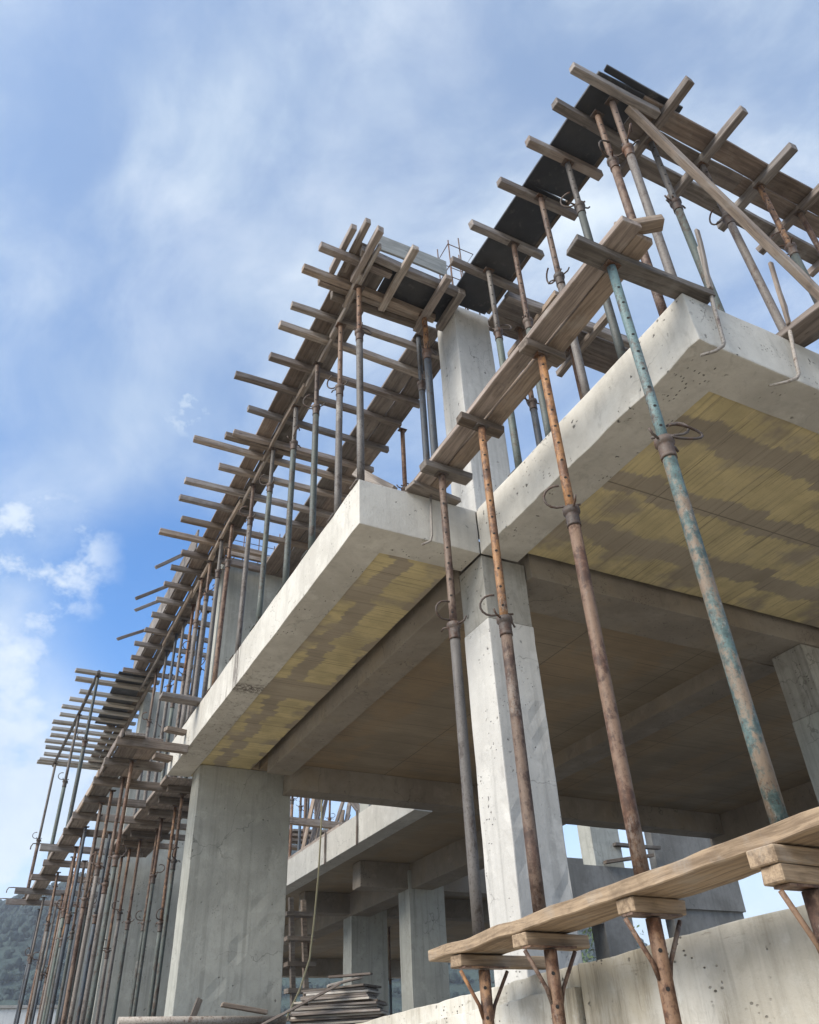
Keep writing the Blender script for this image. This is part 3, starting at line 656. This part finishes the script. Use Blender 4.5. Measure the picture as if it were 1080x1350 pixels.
timber('diagonal_brace', (2.90, 1.80, 5.56), (4.62, 1.74, 3.42), .055, .075, 'timber_tan', 'long tan diagonal brace from the top corner down to the right slab', 'brace')
# column line formwork behind
for i, (x0, x1, y0, y1) in enumerate(((3.03, 4.62, 3.66, 3.83), (3.03, 4.55, 3.835, 4.02), (4.63, 6.4, 3.68, 4.02))):
    sheet('soffit_board', x0, x1, y0, y1, Z2-.004*i, Z2+.03, 'ply_brown', ['front brown board of the formwork right of the upper column', 'rear brown board of the formwork right of the upper column', 'brown board of the column line formwork, far right end'][i], 'formwork board', 'boards of the column line formwork', along='X')
timber('runner', (3.02, 3.60, 5.60), (4.70, 3.57, 5.60), .07, .09, 'timber_grey', 'grey runner in front of the formwork right of the upper column', 'timber')
for i, x in enumerate((3.38, 3.95, 4.5)):
    timber('timber_joist', (x, 3.36, 5.555), (x+.02, 4.16, 5.555), .06, .065, 'timber_tan', 'joist under the formwork behind the raised board, %s from the upper column' % ['first', 'second', 'third'][i], 'joist', 'joists of the column line formwork')

# ================================================================== SECOND FLOOR FORMWORK, LEFT
GL = 'props on the left slab edge'
lk = [('tube_grey', 'tube_rust'), ('tube_grey', 'tube_rust'), ('tube_green', 'tube_rust'), ('tube_green', 'tube_grey'), ('tube_green', 'tube_grey'), ('tube_grey', 'tube_rust'), ('tube_rust', 'tube_rust'), ('tube_grey', 'tube_grey')]
LY = [3.985, 4.42, 4.95, 5.56, 6.28, 6.92, 7.75, 8.15, 8.65, 9.1]
for i, y in enumerate(LY):
    lo, hi = lk[i % 8]
    prop(1.768+(.015 if i else .01), y, 3.372, 5.48, random.uniform(4.55, 5.0) if i else 4.88, lo, hi, '%s prop on the left slab edge, %s from the front corner' % (TUBE_WORD[lo], ['first', 'second', 'third', 'fourth', 'fifth', 'sixth', 'seventh', 'eighth', 'ninth', 'tenth'][i]), GL, r=.027, near=i < 4, hook=random.uniform(0, 6), handle=random.uniform(0, 3), tilt=(random.uniform(-.008, .008), random.uniform(-.008, .008)))
prop(2.43, 4.05, 3.372, 5.545, 5.02, 'tube_blue', 'tube_orange', 'dark prop with an orange top standing left of the upper column', 'inner props on the left slab', r=.031, near=True, hook=.2, handle=1.2)
prop(2.50, 4.30, 3.372, 5.545, 4.9, 'tube_blue', 'tube_blue', 'dark blue prop half hidden between the orange topped prop and the upper column', 'inner props on the left slab', r=.028, hook=.2, handle=1.2)
prop(2.93, 5.50, 3.372, 5.545, 4.72, 'tube_rust', 'tube_rust', 'dark rusty prop seen through the gap left of the upper column', 'inner props on the left slab', r=.029, hook=.2)
prop(2.86, 7.0, 3.372, 5.545, 4.6, 'tube_green', 'tube_rust', 'green prop deep inside the left formwork', 'inner props on the left slab', r=.029, hook=1.2)
0 and prop(2.40, 8.0, 3.372, 5.545, 4.6, 'tube_green', 'tube_rust', 'green prop in front of the upper shear wall', 'inner props on the left slab', r=.029, hook=2.2)
timber('prop_brace', (2.02, 3.98, 3.40), (1.86, 4.25, 3.72), .05, .08, 'timber_tan', 'short tan brace leaning behind the first prop on the left slab corner', 'brace')
timber('plank_end', (2.10, 3.86, 3.392), (2.5, 3.92, 3.392), .12, .035, 'timber_tan', 'short tan plank end lying on the front edge of the left slab', 'plank')
GLJ = 'joists across the left formwork'
lj = [(3.80, 1.343, 1.98), (4.06, 1.295, 2.55), (4.13, 1.46, 2.5), (4.47, 1.336, 2.95), (4.72, 1.31, 2.88), (5.12, 1.363, 2.95), (5.48, 1.136, 2.90), (5.88, 1.389, 2.96), (6.29, 1.36, 2.95), (6.37, 1.30, 2.6), (6.55, 1.018, 2.92), (6.89, 1.371, 2.95), (7.28, 1.104, 2.9), (7.62, 1.119, 2.88), (8.03, 1.244, 2.9), (8.39, 1.067, 2.4)]
for i, (y, x0, x1) in enumerate(lj):
    timber('timber_joist', (x0, y, 5.582), (x1, y+random.uniform(-.03, .03), 5.582), .058, .066, random.choice(['timber_grey', 'timber_grey', 'timber_tan']), 'joist poking out of the left formwork, %s from the front corner' % (['first', 'second', 'third', 'fourth', 'fifth', 'sixth', 'seventh', 'eighth', 'ninth', 'tenth', 'eleventh', 'twelfth', 'thirteenth', 'fourteenth', 'fifteenth', 'sixteenth'][i]), 'joist', GLJ)
for i, y in enumerate((8.75, 9.15, 9.6, 10.05, 10.5, 11.0, 11.5, 12.0, 12.5)):
    timber('timber_joist', (1.40+random.uniform(-.03, .03), y, 5.582), (2.5, y+.02, 5.582), .058, .066, 'timber_grey', 'short joist under the far left formwork, %s beyond the upper shear wall' % (['first', 'second', 'third', 'fourth', 'fifth', 'sixth', 'seventh', 'eighth', 'ninth'][i]), 'joist', 'short joists of the far left formwork')
    if i in (1, 3, 4, 6): timber('form_kicker', (1.13+.07*(i % 3), y+.05, 5.62-.06*(i % 2)), (1.57, y+.15, 5.93), .03, .045, 'timber_grey', 'sloping strut propping the far left side form, %s of the row' % (['first', 'second', 'third', 'fourth', 'fifth', 'sixth', 'seventh', 'eighth', 'ninth'][i]), 'strut', 'sloping struts of the far left side form')
# ledgers on the prop heads
ys = [3.62, 4.55, 5.35, 6.45, 7.4, 8.6, 9.6, 11.2, 13.0]
for i, (a, b_) in enumerate(zip(ys, ys[1:])):
    timber('ledger', (1.765+.022*(i % 2), a-.08, 5.513), (1.765+.022*(i % 2), b_+.06, 5.513), .028, .062, 'timber_tan', 'narrow ledger on the left prop heads, %s length from the front' % (['first', 'second', 'third', 'fourth', 'fifth', 'sixth', 'seventh', 'eighth'][i]), 'ledger', 'ledgers on the left prop heads')
# soffit boards
for nm, rows, lbs in (('outer', ((1.595, 1.755), (1.76, 1.965)), ('brown outer board', 'dark middle board')), ('inner', ((2.50, 2.70), (2.705, 2.91)), ('brown inner board', 'brown innermost board'))):
    yy = [4.22 if nm == 'inner' else 3.66, 5.9, 7.6, 9.2] + ([11.2, 13.3, 17.6] if nm == 'outer' else [])
    for j, (x0, x1) in enumerate(rows):
        for i, (a, b_) in enumerate(zip(yy, yy[1:])):
            if nm == 'inner' and j == 1 and i == 0: a += .05
            sheet('soffit_board', x0, x1, a+.003+.08*j, b_-.003+.08*j, Z2-.003*j, Z2+.028, 'ply_brown' if not (nm == 'outer' and j == 1) else 'timber_dark',
                  '%s of the left formwork, %s length from the front corner' % (lbs[j], ['first', 'second', 'third', 'fourth', 'fifth', 'sixth'][i]), 'formwork board', 'boards of the left formwork')
for i, (a, b_) in enumerate(((8.7, 10.4), (10.42, 12.7))):
    timber('side_form', (1.585, a, 5.79), (1.585, b_, 5.79), .024, .30, 'timber_grey', ['upright side form board above the upper shear wall', 'upright side form board far left, next to the slatted balcony'][i], 'formwork board')
# front beam form of the left wing
timber('side_form', (1.80, 3.665, 5.735), (2.46, 3.665, 5.735), .022, .20, 'grey_ply', 'pale grey upright form panel between the two formworks', 'formwork panel')
timber('runner', (1.66, 3.70, 5.585), (2.66, 3.74, 5.585), .06, .07, 'timber_grey', 'front runner under the pale grey form panel', 'timber')
timber('runner', (1.60, 4.20, 5.56), (2.52, 4.18, 5.56), .06, .10, 'timber_dark', 'rear runner of the left front beam form', 'timber')
sheet('formwork_sheet', 1.97, 2.66, 3.735, 4.14, Z2+.004, Z2+.024, 'film_ply', 'dark panel framed by runners left of the upper column', 'formwork panel', None, along='X')
for i, (x, y0, y1, z) in enumerate(((2.05, 3.46, 4.17, 5.60), (2.42, 3.58, 4.22, 5.56), (2.62, 3.70, 4.15, 5.60))):
    timber('cross_rail', (x, y0, z-.045), (x+.01, y1, z-.045), .06, .06, 'timber_tan' if i != 1 else 'timber_grey', ['cross rail jutting above the pale grey form panel', 'cross rail on the orange topped prop', 'cross rail against the upper column'][i], 'timber', 'cross rails of the left front beam form')
for i, (x, y0, y1, z) in enumerate(((1.545, 3.56, 4.05, 5.66), (1.625, 3.46, 4.15, 5.655), (1.715, 3.42, 3.98, 5.55), (1.745, 3.86, 4.25, 5.53))):
    timber('corner_rail', (x, y0, z), (x, y1, z), .05, .07, 'timber_tan' if i % 2 else 'timber_grey', ['outermost rail end at the front corner of the left formwork', 'tallest rail end at the front corner of the left formwork', 'inner rail end beside the pale grey form panel', 'short low rail on the first left prop'][i], 'timber', 'rail ends at the left formwork corner')

# reinforcement sticking out of column tops
def cage(x0, x1, y0, y1, z0, z1, nx, ny, stir, label):
    root = empty('rebar_cage', ((x0+x1)/2, (y0+y1)/2, z0), label, 'rebar', 'rebar above the columns'); L = root.location
    for i in range(nx):
        for j in range(ny):
            if 0 < i < nx-1 and 0 < j < ny-1: continue
            x = x0+(x1-x0)*i/(nx-1); y = y0+(y1-y0)*j/(ny-1); h = z1-random.uniform(0, .45)*(z1-z0)
            bm = bmesh.new(); sweep(bm, [Vector((x, y, z0))-L, Vector((x+random.uniform(-.01, .01), y, h))-L], .007, 6); link('vertical_bar', bm, 'rebar_rust', root)
    for z in stir:
        bm = bmesh.new(); e = .009
        sweep(bm, [Vector(p)-L for p in ((x0-e, y0-e, z), (x1+e, y0-e, z), (x1+e, y1+e, z), (x0-e, y1+e, z), (x0-e, y0-e, z+.012))], .005, 6); link('stirrup', bm, 'rebar_rust', root)
cage(2.72, 2.98, 3.97, 4.18, 5.655, 6.9, 3, 2, (6.0, 6.12, 6.3, 6.62), 'rusty rebar cage rising from the upper column')
cage(2.10, 2.98, 8.96, 9.2, 5.755, 6.6, 5, 2, (5.95, 6.25), 'rusty rebar cage over the upper shear wall')
timber('timber_rail', (1.96, 8.84, 5.80), (3.14, 8.84, 5.80), .05, .10, 'timber_tan', 'tan rail nailed across the top of the upper shear wall', 'timber')
timber('timber_rail', (1.96, 8.86, 5.68), (3.1, 8.86, 5.68), .03, .07, 'timber_dark', 'dark rail under the tan rail on the upper shear wall', 'timber')

# ================================================================== FAR LEFT: props, platform, slatted balcony
# formwork continuing the slab edge
for i, (a, b_) in enumerate(((9.42, 10.5), (10.52, 11.6), (11.62, 13.2))):
    sheet('soffit_board', 1.742, 2.30, a, b_, 2.962, 3.0, 'ply_brown', 'brown form board beyond the end of the left slab, %s length' % ['first', 'second', 'third'][i], 'formwork board', 'boards beyond the end of the left slab')
timber('ledger', (1.735, 9.40, 2.985), (1.735, 13.1, 2.985), .02, .05, 'timber_tan', 'pale edging strip beyond the end of the left slab', 'timber')
for i, y in enumerate((9.62, 10.1, 10.65, 11.2, 11.75, 12.3)):
    timber('timber_joist', (1.80, y, 2.925), (2.55, y, 2.925), .06, .07, 'timber_dark', 'dark joist under the boards beyond the left slab, %s from the slab end' % ['first', 'second', 'third', 'fourth', 'fifth', 'sixth'][i], 'joist', 'joists beyond the left slab')
# upper storey props standing on it (two rows)
k = 0
for row, x in enumerate((1.86, 2.12)):
    for i, y in enumerate((9.55, 9.95, 10.45, 10.9, 11.5, 12.2)):
        lo, hi = [('tube_grey', 'tube_grey'), ('tube_grey', 'tube_rust'), ('tube_green', 'tube_grey'), ('tube_grey', 'tube_blue')][(i+row) % 4]
        prop(x+random.uniform(-.03, .03), y+row*.13, 3.004, 5.545, random.uniform(4.0, 4.7), lo, hi, '%s upper prop beyond the left slab, %s row, %s from slab end' % (TUBE_WORD[lo], ['outer', 'inner'][row], ['first', 'second', 'third', 'fourth', 'fifth', 'sixth'][i]), 'upper props beyond the left slab', r=.026, hook=random.uniform(0, 6), handle=random.uniform(0, 3))
# narrow outer platform and its joists
pb = [8.25, 9.6, 11.3, 13.2, 15.2, 17.6]
for i, (a, b_) in enumerate(zip(pb, pb[1:])):
    for j, (x0, x1) in enumerate(((1.06, 1.26), (1.265, 1.46))):
        if j and i not in (0,): continue
        sheet('platform_board', x0-.012*i, x1-.012*i, a+.004+.1*j, b_-.004+.1*j, 3.0+.002*j, 3.035, 'ply_brown' if j else 'timber_grey', '%s board of the narrow outer platform, %s length from the near end' % (['outer', 'inner'][j], ['first', 'second', 'third', 'fourth', 'fifth'][i]), 'plank', 'boards of the narrow outer platform')
    timber('ledger', (1.035-.012*i, a+.02, 3.02), (1.035-.012*i, b_-.03, 3.02), .022, .085, 'timber_tan' if i % 2 else 'timber_grey', 'pale edge strip of the narrow outer platform, %s length from the near end' % ['first', 'second', 'third', 'fourth', 'fifth'][i], 'timber', 'edge strips of the narrow outer platform')
pj = [(8.35, 1.0, 1.72), (9.0, .99, 1.60), (9.7, .98, 1.95), (10.45, 1.0, 1.73), (11.2, .96, 2.0), (12.0, .97, 1.8), (12.97, .78, 2.2), (13.9, .93, 1.8), (14.95, .86, 2.2), (16.1, .72, 2.2), (17.1, .66, 2.3)]
for i, (y, x0, x1) in enumerate(pj):
    timber('timber_joist', (x0, y, 2.955), (x1, y, 2.955), .07, .085, 'timber_dark' if i < 6 else 'timber_grey', 'joist under the narrow outer platform, %s from the near end' % (['first', 'second', 'third', 'fourth', 'fifth', 'sixth', 'seventh', 'eighth', 'ninth', 'tenth', 'eleventh'][i]), 'joist', 'joists of the narrow outer platform')
for i, (y, x0) in enumerate(((12.97, .78), (16.1, .72), (17.1, .66))):
    bar('hooked_bar', [(x0+.3, y, 3.005), (x0-.04, y, 3.005), (x0-.10, y, 3.0), (x0-.12, y, 2.96), (x0-.12, y, 2.92)], .008, 'iron', 'bent bar end over the far platform joist, %s from the near end' % ['first', 'second', 'third'][i])
timber('plank_end', (1.33, 8.12, 3.40), (2.25, 8.16, 3.40), .14, .05, 'timber_grey', 'plank lying across the left slab edge in front of the upper props', 'plank')
timber('plank_end', (1.22, 8.75, 3.10), (1.725, 8.75, 3.10), .10, .05, 'timber_grey', 'short plank spanning from the outer platform to the slab edge', 'plank')
timber('plank_end', (1.52, 9.15, 3.12), (1.728, 9.2, 3.12), .10, .06, 'timber_tan', 'small tan block beside the end of the left slab', 'timber block')
timber('plank_end', (1.50, 8.55, 3.22), (1.728, 8.6, 3.22), .09, .05, 'timber_tan', 'small tan block on the slab edge above the outer platform', 'timber block')
# ground storey props, three rows
kinds = [('tube_rust', 'tube_rust'), ('tube_grey', 'tube_rust'), ('tube_green', 'tube_orange'), ('tube_blue', 'tube_grey'), ('tube_grey', 'tube_orange'), ('tube_green', 'tube_rust'), ('tube_blue', 'tube_blue')]
def gprops(x, ylist, ztop, rowname, orange=False):
    for i, y in enumerate(ylist):
        lo, hi = kinds[(i*3+len(rowname)) % 7]
        if orange: lo, hi = 'tube_green', 'tube_orange'
        prop(x+random.uniform(-.04, .04), y, .453, ztop, random.uniform(1.55, 2.2), lo, hi, '%s ground prop at far left, %s row, %s from near end' % (TUBE_WORD[hi], rowname, (['first'] + ORD[1:])[i]), 'ground storey props at the far left', r=.0245, hook=random.uniform(0, 6), handle=random.uniform(0, 3), tilt=(random.uniform(-.012, .012), random.uniform(-.012, .012)))
gprops(1.22, (8.72, 9.3, 9.85, 10.4, 10.92, 11.48, 12.0, 12.6, 13.2, 14.25, 15.3, 16.3, 17.4), 2.91, 'outer')
gprops(1.48, (11.7, 12.7, 13.4, 14.2, 15.0, 15.9, 16.8), 2.91, 'middle')
gprops(2.0, (9.65, 10.15, 10.72, 11.25), 2.885, 'orange topped', True)
gprops(1.92, (11.8, 12.35, 12.9), 2.885, 'inner')
# slatted balcony formwork
by = [12.80, 13.12, 13.62, 14.0, 14.38, 14.76, 15.16, 15.5, 15.85, 16.2, 16.55, 16.95, 17.3, 17.48]
bx = [.72, .77, .90, .80, .72, .74, .67, .69, .71, .66, .70, .72, .67, .65]
for i, (y, x0) in enumerate(zip(by, bx)):
    timber('balcony_slat', (x0, y, 5.585), (2.05, y+.02, 5.585), .10, .05, 'timber_pale', 'slat of the far left balcony formwork, %s from the near end' % (['first'] + ORD[1:])[i], 'slat', 'slats of the far left balcony')
sheet('formwork_sheet', 1.37, 1.80, 12.70, 15.08, 5.612, 5.634, 'film_ply', 'dark panel lying on the slats of the far left balcony', 'formwork panel')
bm = bmesh.new(); sweep(bm, [(1.06, 12.6, 5.53), (1.02, 15, 5.53), (.965, 17.45, 5.53)], .028, 10)
tag(link('ledger_pipe', bm, 'tube_grey'), 'long steel pipe under the balcony slats', 'pipe')
for i, (x, y, m, zc) in enumerate(((1.07, 12.72, 'tube_green', 4.4), (1.035, 14.45, 'tube_green', 4.3), (.985, 17.2, 'tube_rust', 4.0))):
    prop(x, y, 3.04, 5.5, zc, m, 'tube_grey' if i else 'tube_green', 'slender prop holding the balcony pipe, %s from the near end' % ['first', 'second', 'third'][i], 'props under the balcony pipe', r=.030, hook=2.8, handle=1)
timber('runner', (1.90, 12.6, 5.52), (1.90, 17.6, 5.52), .05, .07, 'timber_dark', 'dark runner under the building side of the balcony slats', 'timber')

# ================================================================== LIGHT WELL, STACK, LADDER, DEBRIS
for i, (x, y) in enumerate(((5.62, 16.2), (5.95, 16.6), (6.2, 16.9), (6.55, 17.1), (5.55, 15.2), (5.75, 15.6), (6.9, 17.3))):
    prop(x, y, 3.425, 6.2, 4.9, 'tube_blue' if i % 2 else 'tube_rust', 'tube_rust', 'thin dark prop in the light well behind the shear wall, %s of the cluster' % ['first', 'second', 'third', 'fourth', 'fifth', 'sixth', 'seventh'][i], 'props in the light well', r=.032, hook=i)
timber('timber_rail', (4.9, 14.4, 4.02), (6.5, 14.5, 4.02), .10, .12, 'timber_tan', 'level timber rail crossing the light well', 'timber')
rr = random.Random(5)
for i in range(9):
    x = 5.35+.13*i; timber('loose_timber', (x, 14.8+.05*i, 3.43), (x+rr.uniform(.0, .55), 15.0+.05*i, 4.7+rr.uniform(-.3, .35)), .09, .04, 'timber_grey' if i % 2 else 'timber_tan', 'loose board leaning in the light well heap, %s from its left' % (['first'] + ORD[1:])[i], 'board', 'leaning boards in the light well')
timber('diagonal_brace', (6.1, 14.7, 4.85), (6.62, 14.6, 4.18), .05, .13, 'timber_tan', 'thick diagonal board at the right of the light well heap', 'board')
for i, z in enumerate((4.35, 4.5, 4.62, 4.74)):
    timber('stacked_board', (5.5, 17.6+.1*i, z), (7.2, 17.7, z+.02), .25, .05, 'timber_dark', 'dark board stacked behind the light well props, %s from the bottom' % ['first', 'second', 'third', 'fourth'][i], 'board', 'boards stacked behind the light well')
for i, (y, dz) in enumerate(((11.6, 0), (12.9, 0))):
    timber('upright_strip', (5.075, y, 2.97), (5.075, y, 3.47), .03, .02, 'timber_dark', 'dark upright strip on the sunlit rear fascia, %s from the front' % ['first', 'second'][i], 'timber', 'strips on the sunlit rear fascia', upv=(0, 1, 0))
timber('edge_strip', (5.14, 12.4, 3.455), (5.14, 15.2, 3.455), .06, .05, 'timber_tan', 'thin timber along the top of the sunlit rear fascia', 'timber')
# ladder behind the shear wall
ld = empty('ladder', (3.52, 9.75, .45), 'homemade timber ladder standing behind the shear wall', 'ladder')
for s in (0, 1):
    bm = bmesh.new(); box(bm, -.025+.20*s, .025+.20*s, -.03, .03, 0, 1.42)
    for v in bm.verts: v.co.x -= v.co.z*.055*(1-2*s)*.0 + v.co.z*.05; v.co.y += v.co.z*.06+.12*s
    link('rail', bm, 'timber_tan', ld)
for k in range(5):
    bm = bmesh.new(); z = .18+k*.26; box(bm, -.07-z*.05, .27-z*.05, -.045+z*.06, .0+z*.06+.10, z, z+.045); link('rung', bm, 'timber_tan', ld)
# hose hanging down
bm = bmesh.new(); sweep(bm, [(3.74, 9.70, 3.5), (3.735, 9.65, 3.2), (3.73, 9.62, 2.7), (3.70, 9.6, 2.1), (3.66, 9.6, 1.6), (3.60, 9.55, 1.2), (3.48, 9.5, .9), (3.30, 9.4, .62), (3.2, 9.35, .47)], .011, 8)
tag(link('hanging_hose', bm, 'hose_yellow'), 'thin pale hose hanging down beside the ladder', 'hose')
# plank stack behind the wall
gs = 'planks stacked behind the low wall'
for i in range(17):
    z = .462+i*.0205; o_ = rr.uniform(-.07, .07)
    timber('stacked_plank', (2.98+.022*i+o_, 8.55+rr.uniform(-.05, .05), z+rr.uniform(-.001, .001)), (3.84+o_*.6-.008*i, 8.05+rr.uniform(-.05, .05), z), .34, .018, ['timber_grey', 'timber_dark', 'timber_pale'][i % 3], 'weathered thin plank in the stack beside the shear wall, %s from the bottom' % ((['first'] + ORD[1:])[i]), 'plank', gs)
timber('stacked_plank', (2.62, 8.30, .475), (3.36, 8.05, .815), .10, .02, 'timber_grey', 'plank leaning up the left side of the stack beside the shear wall', 'plank')
timber('stacked_plank', (3.30, 8.25, .81), (3.62, 8.15, .875), .12, .02, 'timber_tan', 'bent offcut on top of the stack beside the shear wall', 'plank')
timber('stacked_plank', (3.34, 8.3, .888), (3.68, 8.05, .895), .09, .018, 'timber_grey', 'topmost offcut on the stack beside the shear wall', 'plank')
bm = bmesh.new(); sweep(bm, [(1.42, 8.35, .55), (2.2, 8.4, .552), (2.95, 8.42, .55)], .035, 10)
tag(link('lying_pipe', bm, 'clamp_pale'), 'pale pipe lying in front of the shear wall foot', 'pipe')
for i, x in enumerate((1.6, 2.75)):
    timber('pipe_rest', (x, 8.25, .483), (x, 8.55, .483), .1, .06, 'timber_dark', ['left block under the pale pipe', 'right block under the pale pipe'][i], 'timber block', 'blocks under the pale pipe')
timber('debris_wedge', (2.08, 8.44, .58), (2.13, 8.46, .72), .05, .04, 'timber_dark', 'dark upright wedge at the foot of the shear wall', 'offcut', upv=(0, 1, 0))
timber('debris_plank', (2.30, 8.3, .665), (2.72, 8.28, .60), .10, .035, 'timber_dark', 'dark board tilted over the pale pipe at the shear wall foot', 'board')

# dark upright bars at the back of the ground floor
for i, (x, y) in enumerate(((6.0, 19.0), (7.2, 19.2), (8.9, 18.5))):
    prop(x, y, .453, 3.0, 1.9, 'tube_blue', 'tube_rust', 'thin dark prop at the back of the ground floor, %s from the left' % ['first', 'second', 'third'][i], 'props at the back of the ground floor', r=.03, hook=i)

timber('loose_timber', (10.9, 12.95, 3.36), (12.0, 12.8, 3.52), .12, .06, 'timber_dark', 'dark timber tilted on the rear slab, lower of two behind the middle props', 'timber')
timber('loose_timber', (11.25, 13.0, 3.72), (12.3, 12.9, 3.70), .12, .06, 'timber_dark', 'dark level timber on the rear slab, upper of two behind the middle props', 'timber')
timber('pipe_rest', (11.9, 12.98, 3.3), (11.9, 12.98, 3.68), .10, .10, 'timber_dark', 'short dark post under the level timber on the rear slab', 'post', upv=(0, 1, 0))
# thin summer air between the site and the hills
hz = bpy.data.materials.new('haze'); hz.use_nodes = True; hz.node_tree.nodes.clear(); t = NT(hz.node_tree)
ho = t.node('ShaderNodeOutputMaterial'); pv = t.node('ShaderNodeVolumePrincipled', {'Color': (.80, .88, 1.0, 1), 'Density': .0007})
t.l.new(pv.outputs[0], ho.inputs['Volume']); MATS['haze'] = hz
bm = bmesh.new(); box(bm, -340, 480, -40, 480, -2.8, 110); o = link('haze', bm, 'haze'); o['kind'] = 'stuff'
